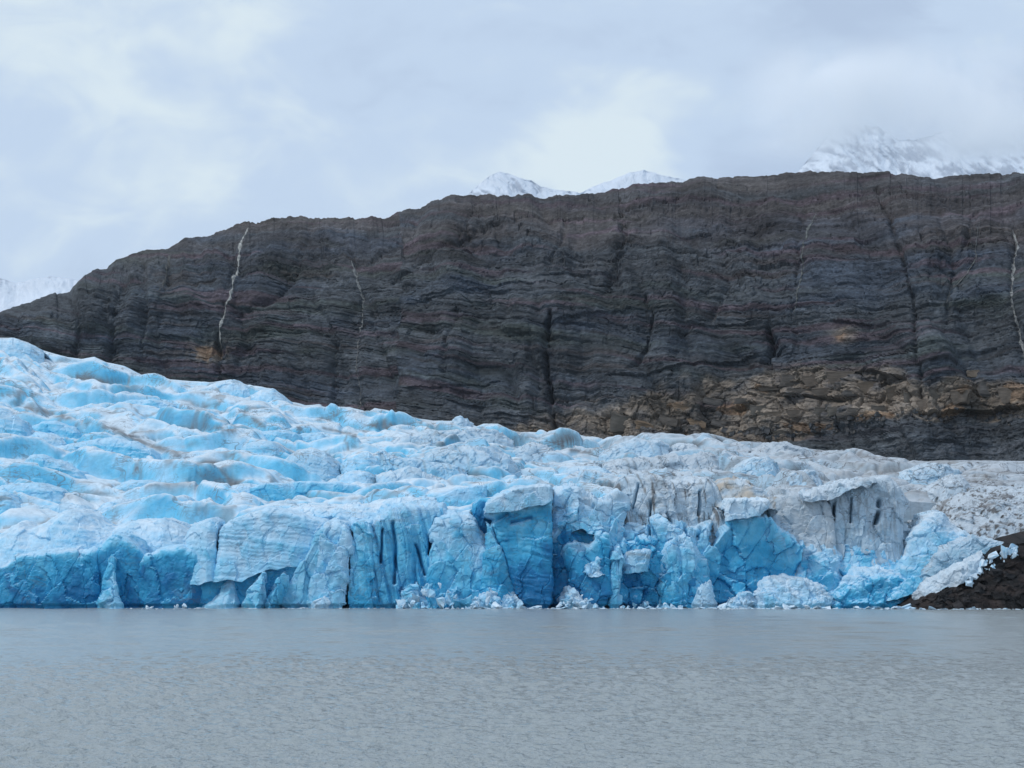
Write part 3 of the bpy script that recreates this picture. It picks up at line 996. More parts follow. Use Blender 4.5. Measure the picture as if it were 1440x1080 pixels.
    bl = np.interp(Wt, xs, ys_) + (.22 + .12 * chip) * n1 + .10 * fine + tint + .25 * cutm + (.07 * lay if ly else .02 * lay)
    ledge = sst(.45, .85, nz + .18 * n1)
    bl = bl - (.35 + .5 * snow) * ledge * np.maximum(bl, .2)
    bl = np.where(TOP > 0, np.minimum(bl, .26 + .2 * n1 + .12 * (1 - snow)), bl)
    bl = bl + .13 * sst(1050, 650, px)                      # the clean western ice is bluer throughout
    C = rampc(ICE, np.clip(bl, 0, 1))
    gm = np.clip(grey + .25 * n1, 0, 1) if grey else 0
    if grey:
        C = mixc(C, GREY * (1 - .1 * fine)[..., None], gm * .9)
    if tan:
        C = mixc(C, (.48, .41, .33), np.clip(tan * sst(-.3, .2, n1), 0, 1))
    if streak:
        s1 = sst(.08, .34, fbm((X + .4 * Yw) / 1.1 + so, Z / 9, o=3) + .25 * fbm(X / 9 + so, Z / 9, o=2))
        C = mixc(C, DIRT * 1.1, np.clip(streak * s1, 0, .9))
    if dirt:
        dm = sst(.10, .36, fbm(X / 8 + so, Z / 2.0, Yw / 8, o=4))
        C = mixc(C, DIRT * 1.5, np.clip(dirt * dm, 0, .9))
    if specks:
        sp = sst(.16, .32, fbm(X / 1.3 + so, Z / 1.3, Yw / 1.6, o=2) + .28 * fbm(X / 7 + so, Z / 5, o=2))
        C = mixc(C, DIRT * .9, np.clip(specks * sp, 0, .95))
    me = grid_mesh(name, P2, C, (.40 + .5 * grey) if slope else (.30 + .5 * grey))
    return link(name, me, M_ICE, parent, label=label, cat=None if parent else cat, group=group)


# --- seracs and ice ridges on the slope (crest line in the photo, height of the face)
L_ = lambda *a, **k: ice('serac', *a, **k)
SM = dict(fa=.22, fb=.5, ly=.6, rnd=.30, lean=.6, depth=26, sm=5, snow=.4, plan=9, p=2.6)       # smooth domes, left
AN = dict(fa=.55, fb=.5, ly=.2, rnd=.28, lean=.55, depth=24, sm=3, snow=.8, plan=8, p=3.2)        # angular, right
L_('broad smooth blue ice dome, largest on the left slope, below the long dirt band', [(66, 634), (100, 623), (140, 617), (160, 615), (190, 621), (212, 632), (227, 650)], drop=32, blue=((0, .62), (.7, .5), (1, .2)), **SM)
L_('flat low blue ice lens just under the left end of the dirt band', [(40, 602), (60, 593), (78, 592), (108, 603), (132, 618)], drop=20, blue=((0, .55), (.8, .48), (1, .25)), **SM)
L_('rounded pale dome at the far left edge below the skyline', [(-40, 580), (0, 573), (16, 580), (32, 592), (42, 622)], drop=45, blue=((0, .45), (1, .22)), **SM)
L_('small pale knob wedged under the flat blue lens on the left', [(36, 618), (50, 608), (66, 608), (92, 622), (104, 634)], drop=24, blue=((0, .4), (1, .2)), **SM)
L_('egg shaped pale blue serac right of the broad blue dome', [(203, 676), (220, 654), (235, 648), (250, 650), (264, 666), (276, 676)], drop=32, blue=((0, .42), (1, .2)), **SM)
L_('long pale blue shoulder with a dark triangular hollow, left side', [(0, 668), (24, 658), (40, 642), (56, 638), (82, 646), (112, 662), (132, 692)], drop=38, blue=((0, .6), (.6, .5), (1, .25)), **SM)
L_('low pale dome with a round blue melt hole near the left edge', [(-20, 686), (0, 684), (42, 680), (60, 679), (82, 688), (106, 708)], drop=32, blue=((0, .5), (1, .25)), **SM)
L_('little rounded ice hump cut by the left edge above dark debris', [(-30, 700), (0, 693), (16, 697), (28, 712), (32, 730)], drop=30, blue=((0, .5), (1, .3)), dirt=.6, **SM)
L_('stubby white ice mound between two creases under the blue dome', [(150, 688), (180, 678), (205, 675), (232, 682), (246, 690)], drop=18, blue=((0, .4), (1, .2)), **SM)
L_('sharp fin shaped ridge of pale blue ice left of the tall crack', [(126, 722), (150, 707), (168, 700), (182, 704), (204, 718)], drop=24, blue=((0, .36), (1, .12)), **SM)
L_('long low layered ice swell above the left ice front', [(20, 733), (42, 716), (80, 709), (112, 711), (132, 722)], drop=22, blue=((0, .4), (1, .15)), dirt=.3, **SM)
L_('smooth capped dome of pale ice with a grey dirty underside', [(337, 634), (352, 622), (368, 619), (385, 621), (398, 632), (402, 644)], drop=30, blue=((0, .2), (.5, .25), (.6, .48), (1, .2)), grey=.12, **SM)
L_('thin blue ice roll lying above the grey bottomed dome', [(318, 620), (345, 611), (372, 607), (400, 604), (425, 612)], drop=14, blue=((0, .6), (1, .3)), **SM)
L_('turquoise shaded block beside the thin blue roll', [(410, 622), (425, 610), (452, 610), (470, 625)], drop=20, blue=((0, .46), (1, .25)), **SM)
L_('tall pale block with a dark stone patch on its shoulder', [(396, 648), (420, 632), (440, 628), (458, 636), (480, 655)], drop=42, blue=((0, .38), (1, .18)), grey=.2, dirt=.4, **SM)
L_('tilted pale block with a straight left edge, mid slope', [(478, 654), (496, 642), (515, 636), (530, 645), (542, 664)], drop=32, blue=((0, .45), (1, .2)), **SM)
L_('round white topped hummock behind the flat blue strip', [(474, 672), (492, 663), (515, 663), (530, 674), (540, 682)], drop=20, blue=((0, .36), (1, .1)), **SM)
L_('low oval ridge of grey white ice with a pointed crest', [(528, 668), (552, 662), (575, 656), (592, 662), (632, 680)], drop=26, blue=((0, .3), (1, .1)), grey=.3, dirt=.4, **AN)
L_('flat steel blue ice strip with small dark holes, mid front slope', [(352, 686), (372, 680), (420, 677), (470, 677), (505, 682), (520, 692)], drop=26, blue=((0, .62), (.7, .5), (1, .3)), fa=.2, fb=.4, ly=.4, rnd=.12, lean=.3, depth=22, plan=5, p=4)
L_('small blue capped nub right of the egg shaped serac', [(270, 668), (284, 655), (300, 653), (318, 664), (332, 676)], drop=20, blue=((0, .55), (1, .3)), **SM)
L_('thin arched rim of pale ice above the tall vertical crack', [(308, 692), (330, 682), (352, 682), (366, 692)], drop=14, blue=((0, .4), (1, .08)), **SM)
L_('wide grey arched block with a dark lower lip, centre slope', [(540, 626), (570, 612), (600, 606), (650, 603), (700, 605), (722, 620)], drop=30, blue=((0, .3), (1, .12)), grey=.45, dirt=.35, **AN)
L_('broad smooth pale slab ending in a green stained corner', [(535, 634), (565, 642), (600, 648), (640, 654), (662, 668)], drop=28, blue=((0, .42), (1, .2)), grey=.2, streak=.35, **AN)
L_('rounded pale grey serac left of the centre skyline notch', [(600, 640), (622, 632), (650, 628), (690, 628), (715, 640), (732, 658)], drop=36, blue=((0, .34), (1, .15)), grey=.35, streak=.3, **AN)
L_('white ribbed serac under the skyline right of the pointed peak', [(722, 634), (738, 624), (758, 622), (778, 632), (782, 648)], drop=26, blue=((0, .25), (1, .08)), grey=.5, **AN)
L_('flat pale panel of ice standing on the skyline right of centre', [(842, 640), (868, 626), (895, 617), (928, 618), (942, 630)], drop=28, blue=((0, .36), (1, .2)), grey=.4, streak=.25, **AN)
L_('grey ice lens streaked with black beneath the skyline panel', [(845, 652), (880, 644), (920, 643), (960, 639), (1000, 637), (1020, 648)], drop=30, blue=((0, .2), (1, .1)), grey=.7, streak=.4, **AN)
L_('pale rounded lump on the skyline with a dimpled face', [(935, 634), (952, 626), (968, 624), (985, 632), (996, 642)], drop=18, blue=((0, .2), (1, .1)), grey=.6, **AN)
L_('greenish blue wedge of clear ice right of the tan stained ice', [(1022, 668), (1040, 650), (1058, 642), (1080, 641), (1090, 652), (1098, 668)], drop=40, blue=((0, .42), (1, .32)), grey=.28, tan=.15, **AN)
L_('humped grey skyline ridge above the greenish wedge', [(1055, 634), (1075, 624), (1100, 622), (1128, 631), (1150, 640)], drop=20, blue=((0, .1), (1, .05)), grey=.8, dirt=.3, **AN)
L_('small rounded blue grey tooth right of the greenish wedge', [(1102, 678), (1112, 664), (1128, 660), (1146, 662), (1158, 676)], drop=28, blue=((0, .38), (1, .2)), grey=.35, streak=.35, **AN)
L_('narrow greenish step under the right skyline', [(1262, 668), (1285, 657), (1305, 652), (1330, 654), (1352, 664)], drop=22, blue=((0, .36), (1, .25)), grey=.5, **AN)
L_('grubby white cone of ice speckled with black stones, right side', [(1258, 715), (1290, 692), (1320, 676), (1340, 667), (1352, 670), (1368, 684), (1400, 700)], drop=44, blue=((0, .12), (1, .05)), grey=.6, specks=.7, **AN)
L_('dirty white wall between the tan ice and the skyline lens', [(860, 664), (890, 662), (930, 664), (970, 664), (1008, 658)], drop=14, blue=((0, .1), (1, .05)), grey=.6, streak=.8, **AN)
L_('bright upright wedge behind the tall blue tower', [(786, 672), (800, 660), (822, 656), (850, 660), (868, 672)], drop=26, blue=((0, .25), (1, .05)), grey=.2, **AN)
L_('pair of pale slabs leaning behind the left of the tall tower', [(612, 700), (640, 687), (668, 682), (684, 684)], drop=22, blue=((0, .48), (1, .3)), fa=.2, fb=.3, ly=.4, rnd=.1, lean=.25, depth=14, plan=4, p=4)
L_('small stepped ledge of pale ice left of the slope debris band', [(0, 600), (10, 597), (28, 606), (44, 620)], drop=20, blue=((0, .5), (1, .3)), **SM)
L_('long bluish swell high on the left slope', [(130, 573), (170, 564), (215, 561), (252, 567)], drop=16, blue=((0, .5), (1, .25)), **SM)
L_('white hump on the left skyline beside the rock', [(-30, 482), (0, 476), (22, 476), (42, 483), (62, 497)], drop=24, blue=((0, .3), (1, .08)), **SM)
L_('small skyline peak left of the dark cleft in the cliff', [(628, 598), (640, 590), (648, 585), (656, 593), (664, 602)], drop=16, blue=((0, .25), (1, .1)), grey=.3, **AN)
L_('double humped white block on the skyline, third from left', [(296, 546), (312, 537), (326, 534), (345, 541), (360, 550)], drop=22, blue=((0, .36), (1, .12)), **SM)
L_('white crag on the skyline above the dark stone patch', [(352, 556), (368, 548), (384, 546), (398, 556), (410, 568)], drop=24, blue=((0, .3), (1, .1)), **SM)

# --- calving front, left to right. Y is the distance of each face from the camera
B_ = lambda *a, **k: ice('ice_block', *a, cat='ice block', **k)
DEEP = ((0, .98), (.35, .88), (.75, .74), (.93, .62), (1, .3))
MID = ((0, .82), (.4, .68), (.85, .55), (1, .25))
PALE = ((0, .55), (.4, .38), (.8, .28), (1, .12))
B_('large pale snow covered mound above the deep blue wall, far left', [(-40, 768), (0, 752), (18, 738), (26, 735), (40, 744), (60, 738), (74, 726), (88, 718), (104, 719), (118, 726), (134, 740), (168, 754), (190, 765)],
   [(-40, 860), (60, 860), (190, 860)], Y=513, depth=26, lean=.85, rnd=.2, fa=.15, fb=.7, chip=.12, ly=.5, blue=((0, .7), (.5, .36), (.75, .22), (1, .12)), snow=.3, sm=7)
B_('deep blue vertical ice wall at the far left of the front', [(-60, 800), (-20, 800), (8, 793), (26, 782), (48, 779), (70, 777), (92, 774), (108, 772), (112, 782), (124, 778), (138, 772)],
   [(-60, 862), (40, 862), (145, 862)], Y=506, depth=9, lean=.12, rnd=.1,  fa=.35, fb=.55, cell=6, blue=((0, .90), (.4, .78), (.8, .68), (.95, .5), (1, .25)), snow=.4, rise=.3)
B_('blue arched face left of the white ice buttress', [(130, 790), (140, 768), (152, 757), (165, 751), (180, 755), (194, 768), (204, 790)],
   [(132, 862), (165, 862), (204, 862)], Y=507.5, depth=14, lean=.10, rnd=.14, plan=5, fa=.2, fb=.6, cell=7, blue=((0, .85), (.5, .80), (.82, .68), (.95, .4), (1, .3)), snow=.2)
B_('second blue arched face right of the white ice buttress', [(196, 800), (206, 780), (222, 774), (240, 770), (256, 769), (272, 774), (284, 788), (292, 812)],
   [(190, 862), (240, 862), (296, 862)], Y=505.5, depth=14, lean=.08, rnd=.12,  fa=.15, fb=.5, cell=9, blue=((0, .80), (.5, .78), (.85, .72), (.96, .45), (1, .3)), snow=.2)
B_('pale wide mound capping the two blue arches', [(150, 752), (164, 741), (182, 735), (206, 733), (230, 731), (250, 740), (268, 752), (284, 764), (296, 785)],
   [(150, 840), (220, 840), (300, 840)], Y=512, depth=20, lean=.9, rnd=.35, plan=6, fa=.15, fb=.5, ly=.3, blue=((0, .6), (.5, .3), (1, .1)), snow=.4, sm=7)
B_('slender white ice buttress flaring at the water between the blue arches', [(132, 858), (140, 836), (147, 810), (153, 790), (158, 776), (161, 790), (160, 812), (162, 836), (172, 849), (198, 859)], [(131, 862), (160, 862), (200, 862)], Y=501.5, depth=7, lean=.35,
   rnd=.2, plan=5, p=2.6, fa=.6, fb=.5, cell=3, blue=((0, .25), (.3, .36), (1, .58)), snow=.6)
B_('thick pale block with fine level layers, right of the tall crack', [(309, 742), (320, 734), (345, 724), (378, 715), (410, 722), (440, 730), (459, 733), (461, 738)],
   [(300, 818), (340, 815), (378, 800), (412, 797), (440, 800)], Y=503, depth=17, lean=.24, rnd=.1,  fa=.14, fb=.4, ly=.9, blue=((0, .30), (.3, .24), (.8, .22), (1, .14)), snow=.3)
B_('pale square block left of the tall crack', [(258, 760), (264, 748), (276, 735), (296, 729), (306, 734), (307, 745)], [(268, 822), (290, 820), (304, 818)], Y=504, depth=15, lean=.3, rnd=.2,
   plan=4, fa=.15, fb=.4, ly=.5, blue=((0, .3), (1, .18)), snow=.3)
B_('shaded blue hollow wall beneath the layered block', [(282, 812), (320, 806), (360, 798), (412, 793), (446, 780), (462, 745)], [(270, 862), (340, 862), (420, 862), (462, 862)], Y=504.8, depth=10, lean=.05,
   rnd=.06, plan=2, fa=.25, fb=.6, blue=((0, .72), (.5, .68), (1, .6)), snow=.2)
B_('pale skirt of ice spreading at the water left of the leaning fins', [(262, 858), (280, 846), (300, 835), (316, 815), (330, 800), (336, 822), (340, 840)], [(262, 862), (300, 862), (342, 862)], Y=501, depth=6,
   lean=.5, rnd=.2, plan=4, p=2.5, fa=.2, fb=.5, blue=((0, .3), (1, .35)), snow=.5)
B_('leaning pale ice fin, left one of the pair under the layered block', [(336, 858), (343, 842), (352, 826), (363, 813), (371, 806), (372, 858)], [(335, 862), (352, 862), (373, 862)], Y=499.5, depth=5,
   lean=.2, rnd=.06, plan=3, fold=-.8, fa=.5, fb=.4, cell=3, blue=((0, .5), (1, .40)), snow=.3)
B_('leaning pale ice fin, right one of the pair under the layered block', [(366, 858), (376, 838), (388, 818), (398, 805), (405, 812), (403, 858)], [(360, 862), (376, 862), (394, 862)], Y=500.5, depth=5, lean=.2,
   rnd=.06, plan=3, fold=-.8, fa=.5, fb=.4, cell=3, blue=((0, .55), (1, .46)), snow=.3)
B_('big grey blue slab slanting down left from the layered block', [(392, 838), (410, 812), (424, 790), (438, 765), (448, 748), (459, 735)], [(388, 862), (420, 862), (458, 862)], Y=502, depth=8, lean=.06,
   rnd=.08,  fa=.25, fb=.4, blue=((0, .6), (.5, .52), (1, .40)), snow=.2, grey=.12)
B_('pale upright column with a white foot, left of the deep blue cleft', [(452, 745), (460, 734), (475, 733), (486, 737), (492, 748), (496, 765)], [(428, 862), (460, 862), (484, 862)], Y=500.5, depth=13,
   lean=.12, rnd=.12,  fa=.45, fb=.5, cell=5, blue=((0, .38), (.5, .30), (1, .18)), snow=.4)
B_('small triangular white foot below the pale upright column', [(430, 860), (442, 846), (456, 838), (464, 846), (468, 858)], [(430, 862), (450, 862), (468, 862)], Y=497.5, depth=4, lean=.3, rnd=.2, plan=3,
   p=2.5, fa=.5, fb=.4, cell=2.5, blue=((0, .25), (1, .1)), snow=.7)
B_('narrow blue slab right of the deep blue cleft', [(495, 748), (500, 736), (510, 732), (520, 734), (524, 745)], [(485, 862), (505, 862), (530, 862)], Y=501.5, depth=12, lean=.12, rnd=.1,  fa=.3,
   fb=.4, fl=.5, blue=((0, .62), (.5, .50), (1, .35)), snow=.3)
B_('dark blue cleft wall between the pale column and the narrow slab', [(470, 760), (488, 750), (505, 750)], [(470, 862), (488, 862), (505, 862)], Y=511, depth=6, lean=.02, plan=1, fa=.2, fb=.3,
   blue=((0, .95), (1, .8)), snow=.1)
B_('tall fluted grey blue ice wall in the left centre of the front', [(519, 742), (528, 730), (545, 720), (560, 712), (575, 708), (600, 705), (622, 710), (628, 722)], [(518, 862), (560, 862), (614, 862)],
   Y=502.5, depth=18, lean=.13, rnd=.07,  fa=.25, fb=.4, fl=1.25, blue=((0, .70), (.4, .60), (.8, .52), (1, .22)), snow=.4, grey=.06,
   cuts=[([(613, 728), (608, 750), (603, 778)], 2.2, 3.5), ([(584, 765), (592, 790), (598, 808)], 1.6, 2), ([(552, 735), (556, 770), (555, 820)], 2.2, 2), ([(538, 745), (536, 790)], 1.8, 2)])
B_('pale capped terrace running back above the fluted wall', [(372, 722), (400, 716), (440, 712), (480, 712), (520, 708), (570, 702), (610, 704)], [(372, 770), (480, 770), (610, 770)], Y=513, depth=18,
   lean=.6, rnd=.3, plan=3, fa=.3, fb=.5, ly=.5, blue=((0, .4), (.6, .22), (1, .08)), snow=.6)
B_('domed pale blue block left of the tall tower', [(606, 745), (612, 728), (626, 722), (645, 721), (660, 722), (668, 730), (672, 745), (688, 760), (694, 790)], [(600, 862), (650, 862), (700, 862)], Y=500,
   depth=14, lean=.16, rnd=.14,  fa=.4, fb=.6, cell=5, blue=((0, .5), (.3, .55), (.6, .36), (1, .22)), snow=.4)
B_('dark blue wall deep in the gap left of the tower', [(664, 708), (676, 700), (700, 700)], [(664, 800), (680, 800), (700, 800)], Y=512, depth=5, lean=.02, plan=1, fa=.2, fb=.3, blue=((0, .95), (1, .75)), snow=.1)
tower = B_('tallest free standing tower with a pale cap over layered deep blue ice', [(683, 722), (684, 711), (692, 703), (704, 697), (720, 690), (738, 686), (758, 684), (773, 684), (777, 690)],
   [(736, 862), (750, 862), (776, 862)], Y=497, depth=20, lean=.07, rnd=.07, plan=9,  fa=.16, fb=.35, ly=.9, cell=9, step=1.1, blue=((0, 1.0), (.28, .95), (.38, .80), (.62, .66), (.72, .55), (.80, .70), (.86, .42), (1, .3)), snow=.4, dirt=.0,
   cuts=[([(690, 733), (704, 727), (712, 722)], 4, 1.6), ([(720, 735), (745, 728)], 3, 1.2)])
ice('ice_cap', None, [(682, 722), (684, 710), (692, 702), (704, 696), (720, 689), (738, 685), (758, 683), (774, 683), (778, 692)],
    [(683, 722), (700, 723), (720, 720), (742, 715), (760, 709), (778, 702)], Y=496.85, depth=20, lean=.10, rnd=.08, plan=9,  fa=.2, fb=.25, chip=.4,
    cell=6, blue=((0, .32), (1, .12)), grey=.1, snow=.4, parent=tower)
B_('blue shaded slab leaning against the lower left of the tower', [(684, 735), (692, 742), (702, 762), (712, 790), (722, 815), (732, 850)], [(672, 862), (700, 862), (740, 862)], Y=499, depth=7, lean=.05,
   rnd=.08,  fa=.3, fb=.4, ly=.5, blue=((0, .62), (.5, .66), (1, .5)), snow=.2)
B_('pale grey shoulder block right behind the tower', [(777, 700), (782, 690), (796, 686), (810, 690), (822, 700), (840, 706), (856, 700), (868, 690), (876, 700)], [(777, 790), (790, 752), (820, 748), (850, 756), (880, 790)], Y=503,
   depth=16, lean=.22, rnd=.14, plan=4, fa=.8, fb=.6, cell=4.5, blue=((0, .62), (.3, .4), (.7, .28), (1, .1)), snow=.5, grey=.08, dirt=.15)
B_('dark blue cave wall right of the tower foot', [(770, 750), (790, 742), (816, 742), (850, 750)], [(770, 862), (800, 862), (850, 862)], Y=503.2, depth=6, lean=.05, plan=2, fa=.6, fb=.6, cell=4,
   blue=((0, .95), (1, .78)), snow=.3)
B_('glossy blue leaning pillar with a bright right edge', [(792, 780), (800, 766), (812, 770), (828, 768), (842, 758), (852, 752), (857, 770)], [(806, 862), (830, 862), (858, 862)], Y=499, depth=11, lean=.08,
   rnd=.07, plan=7, p=5, fa=.55, fb=.4, cell=5, blue=((0, .88), (.5, .78), (.9, .66), (1, .3)), snow=.3)
B_('greenish blue broken face above the glossy leaning pillar', [(776, 742), (790, 730), (812, 728), (835, 722), (860, 730), (880, 735)], [(776, 800), (792, 806), (806, 800), (824, 812), (850, 805), (866, 815), (880, 822)], Y=505.5, depth=9, lean=.1,
   plan=3, fa=.9, fb=.6, cell=4, blue=((0, .78), (.5, .66), (1, .36)), snow=.5)
B_('black streaked dirty white wall right of centre', [(866, 690), (872, 674), (890, 670), (912, 671), (940, 675), (970, 675), (1000, 673), (1012, 684), (1020, 700), (1024, 715)],
   [(866, 790), (940, 795), (1030, 800)], Y=507, depth=16, lean=.3, rnd=.1, plan=4, fa=.45, fb=.6, fl=.5, cell=6, blue=((0, .48), (.3, .28), (.6, .14), (1, .05)), snow=.4, grey=.5, streak=.85, dirt=.3,
   cuts=[([(914, 705), (913, 755)], 1.5, 2.5), ([(897, 680), (891, 715)], 1.4, 2), ([(985, 690), (984, 722)], 1.6, 2.5), ([(938, 722), (945, 735)], 1.5, 2)])
B_('pale green tinted broken face below the black streaked wall', [(868, 745), (885, 732), (910, 735), (935, 732), (955, 735), (975, 740), (1000, 735)], [(862, 792), (876, 800), (890, 784), (905, 790), (922, 806), (940, 830), (955, 850), (985, 862), (1000, 862)], Y=502.5,
   depth=9, lean=.2, rnd=.1, plan=4, fa=.75, fb=.5, cell=5, blue=((0, .86), (.4, .66), (1, .30)), snow=.4, dirt=.25,
   cuts=[([(913, 735), (912, 760)], 1.4, 2.5), ([(963, 732), (965, 745), (961, 762)], 2.4, 3.5), ([(984, 735), (982, 756)], 2.0, 3)])
B_('narrow pale pillar left of the dark blue cave', [(858, 790), (864, 772), (870, 768), (876, 785), (874, 800)], [(852, 862), (862, 862), (872, 862)], Y=498.5, depth=7, lean=.1, plan=5, p=3, fa=.5, fb=.4,
   cell=3, blue=((0, .6), (1, .36)), snow=.4)
B_('dark blue ice cave with rubble, below the streaked wall', [(855, 765), (880, 758), (905, 756), (935, 760), (975, 765)], [(855, 862), (910, 862), (975, 862)], Y=503.6, depth=6, lean=.05, plan=2, fa=.9,
   fb=.7, cell=4, blue=((0, .95), (.5, .84), (1, .72)), snow=.5)
B_('hanging pale lobe above the dark blue cave', [(874, 792), (882, 778), (898, 772), (915, 775), (910, 795)], [(872, 808), (890, 806), (912, 800)], Y=501, depth=9, lean=.05, plan=5, p=3, fa=.5, fb=.4,
   cell=3, blue=((0, .45), (1, .25)), snow=.4, dirt=.5)
B_('tall pale fluted buttress left of the big blue arch', [(920, 790), (935, 765), (950, 750), (965, 752), (980, 765), (990, 790)], [(930, 862), (955, 862), (975, 862)], Y=500.5, depth=12, lean=.12, plan=6,
   p=3.5, fa=.5, fb=.6, fl=.6, cell=4, blue=((0, .84), (.5, .62), (1, .34)), snow=.35)
B_('tan stained ice wedge with a dark hole under it', [(1003, 685), (1012, 675), (1030, 672), (1055, 678), (1076, 690), (1090, 700)], [(1003, 712), (1040, 715), (1092, 715)], Y=512, depth=14, lean=.35, rnd=.15,
   plan=4, fa=.5, fb=.5, cell=5, blue=((0, .15), (1, .1)), grey=.5, tan=.9, snow=.3)
B_('clean white slab overhanging the big blue arch', [(1018, 716), (1026, 704), (1045, 702), (1066, 703), (1081, 704), (1082, 710)], [(1020, 734), (1040, 730), (1068, 724)], Y=502, depth=13, lean=.15, rnd=.12,
    fa=.4, fb=.4, cell=4, blue=((0, .2), (1, .05)), snow=.5, grey=.1)
B_('large clear blue concave arch right of centre', [(966, 800), (984, 782), (1004, 766), (1018, 745), (1030, 731), (1062, 723), (1080, 726), (1092, 742), (1108, 752), (1128, 764)],
   [(960, 862), (1040, 862), (1130, 862)], Y=505.5, depth=12, lean=.02, bulge=-2.5, rnd=.08, plan=-4.0, p=3, fa=.55, fb=.7, cell=6, blue=((0, .92), (.3, .84), (.6, .74), (.9, .64), (1, .5)), snow=.3)
B_('small pale pyramid of ice at the water under the blue arch', [(972, 858), (978, 846), (984, 828), (992, 815), (999, 818), (1004, 836), (1012, 858)], [(970, 862), (992, 862), (1014, 862)], Y=497, depth=6, lean=.25, plan=5, p=2.2,
   fa=.5, fb=.4, cell=3, blue=((0, .3), (1, .25)), snow=.5)
B_('grey rounded wall with yellowish folds, right of the blue arch', [(1078, 712), (1088, 694), (1104, 690), (1125, 692), (1142, 697), (1160, 700), (1172, 712)], [(1080, 815), (1120, 815), (1176, 815)],
   Y=508, depth=16, lean=.2, rnd=.1, plan=4, fa=.4, fb=.6, cell=5, blue=((0, .3), (.5, .15), (1, .08)), grey=.65, dirt=.3, tan=.15, snow=.3)
B_('smooth snow lip hanging over the grey wall, right side', [(1128, 698), (1142, 691), (1162, 686), (1186, 680), (1212, 676), (1230, 676)], [(1124, 700), (1148, 704), (1170, 702), (1190, 692), (1214, 685), (1232, 681)],
   Y=508.8, depth=18, lean=.3, rnd=.3, plan=5, fa=.5, fb=.5, cell=4, blue=((0, .1), (1, .02)), grey=.45, snow=.6, sm=3, chip=.8, dirt=.25)
B_('grey green wall with dark upright slots, right side', [(1160, 708), (1176, 694), (1196, 684), (1220, 678), (1246, 670), (1262, 686), (1276, 712)], [(1160, 815), (1210, 815), (1275, 815)], Y=510,
   depth=14, lean=.12, rnd=.08, plan=3, fa=.45, fb=.6, fl=.35, blue=((0, .34), (.6, .26), (1, .1)), grey=.6, snow=.3, streak=.35,
   cuts=[([(1173, 706), (1171, 734)], 2.2, 5), ([(1198, 700), (1196, 735)], 1.3, 2.5), ([(1237, 704), (1236, 710)], 3, 4), ([(1236, 720), (1232, 734)], 3, 5)])
B_('knobbly pale blue bulge right of the blue arch', [(1108, 800), (1118, 786), (1128, 770), (1142, 764), (1158, 760), (1172, 764), (1182, 778), (1186, 800)], [(1100, 862), (1140, 862), (1190, 862)], Y=502.5,
   depth=14, lean=.3, rnd=.2, plan=7, p=3, fa=.5, fb=.7, bi=.7, cell=4, blue=((0, .8), (.5, .58), (1, .30)), snow=.3)
B_('low cauliflower textured apron of ice at the water right of the arch', [(1052, 838), (1066, 822), (1080, 812), (1100, 808), (1118, 812), (1140, 816), (1158, 822), (1170, 835)], [(1050, 862), (1110, 862), (1175, 862)], Y=496.5,
   depth=12, lean=.5, rnd=.3, plan=6, p=2.6, fa=.4, fb=.6, bi=.8, cell=3, blue=((0, .45), (.5, .34), (1, .15)), snow=.4)
B_('long diagonal ridge of bright blue ice climbing right', [(1156, 790), (1172, 772), (1188, 762), (1204, 750), (1222, 743), (1236, 750), (1252, 757), (1268, 757), (1280, 746)], [(1150, 862), (1210, 862), (1290, 862)],
   Y=503.5, depth=12, lean=.45, rnd=.12, plan=5, fa=.6, fb=.7, bi=.4, cell=5, blue=((0, .85), (.4, .6), (.75, .5), (1, .22)), snow=.45)
B_('smooth wave shaped crest of pale blue ice, right end of the front', [(1262, 790), (1274, 765), (1288, 742), (1300, 728), (1314, 721), (1326, 724), (1336, 732), (1346, 742), (1368, 752), (1380, 765)],
   [(1240, 850), (1300, 830), (1360, 800)], Y=499.5, depth=14, lean=.5, rnd=.2, plan=6, p=3, fa=.35, fb=.7, bi=.35, cell=5, blue=((0, .75), (.5, .5), (.8, .36), (1, .15)), snow=.35, grey=.12)
B_('dark blue green hollow under the wave shaped crest', [(1200, 835), (1230, 815), (1260, 808), (1290, 815), (1305, 822)], [(1180, 862), (1240, 862), (1282, 862)], Y=500.5, depth=8, lean=.1, plan=3, fa=.7,
   fb=.6, bi=.4, cell=4, blue=((0, 1.0), (.6, .92), (1, .7)), snow=.4)
B_('lumpy pale apron right of the cauliflower ice', [(1160, 850), (1172, 826), (1190, 808), (1212, 800), (1234, 796), (1256, 798), (1270, 812), (1280, 830)], [(1158, 862), (1210, 862), (1270, 850)], Y=498.5,
   depth=12, lean=.4, rnd=.25, plan=5, p=2.6, fa=.45, fb=.6, bi=.9, cell=3.5, blue=((0, .9), (.4, .7), (.8, .44), (1, .26)), snow=.3)
B_('stone speckled grey ice slope above the dark shore', [(1290, 745), (1320, 730), (1350, 712), (1390, 700), (1440, 695), (1520, 700)], [(1290, 800), (1380, 790), (1520, 790)], Y=506, depth=30, lean=1.0,
   rnd=.3, plan=3, fa=.4, fb=.7, bi=.3, cell=4, blue=((0, .2), (1, .05)), grey=.8, specks=1.3, dirt=.8, snow=.2, rise=.25)
B_('greenish grey ice mass resting on the dark shore', [(1300, 800), (1318, 780), (1340, 762), (1370, 756), (1400, 758), (1425, 768), (1450, 774)], [(1290, 836), (1340, 806), (1386, 778), (1450, 770)], Y=498, depth=12,
   lean=.3, rnd=.2, plan=5, p=3, fa=.5, fb=.6, bi=.6, cell=3, blue=((0, .7), (.6, .5), (1, .3)), grey=.55, snow=.3, dirt=.2)
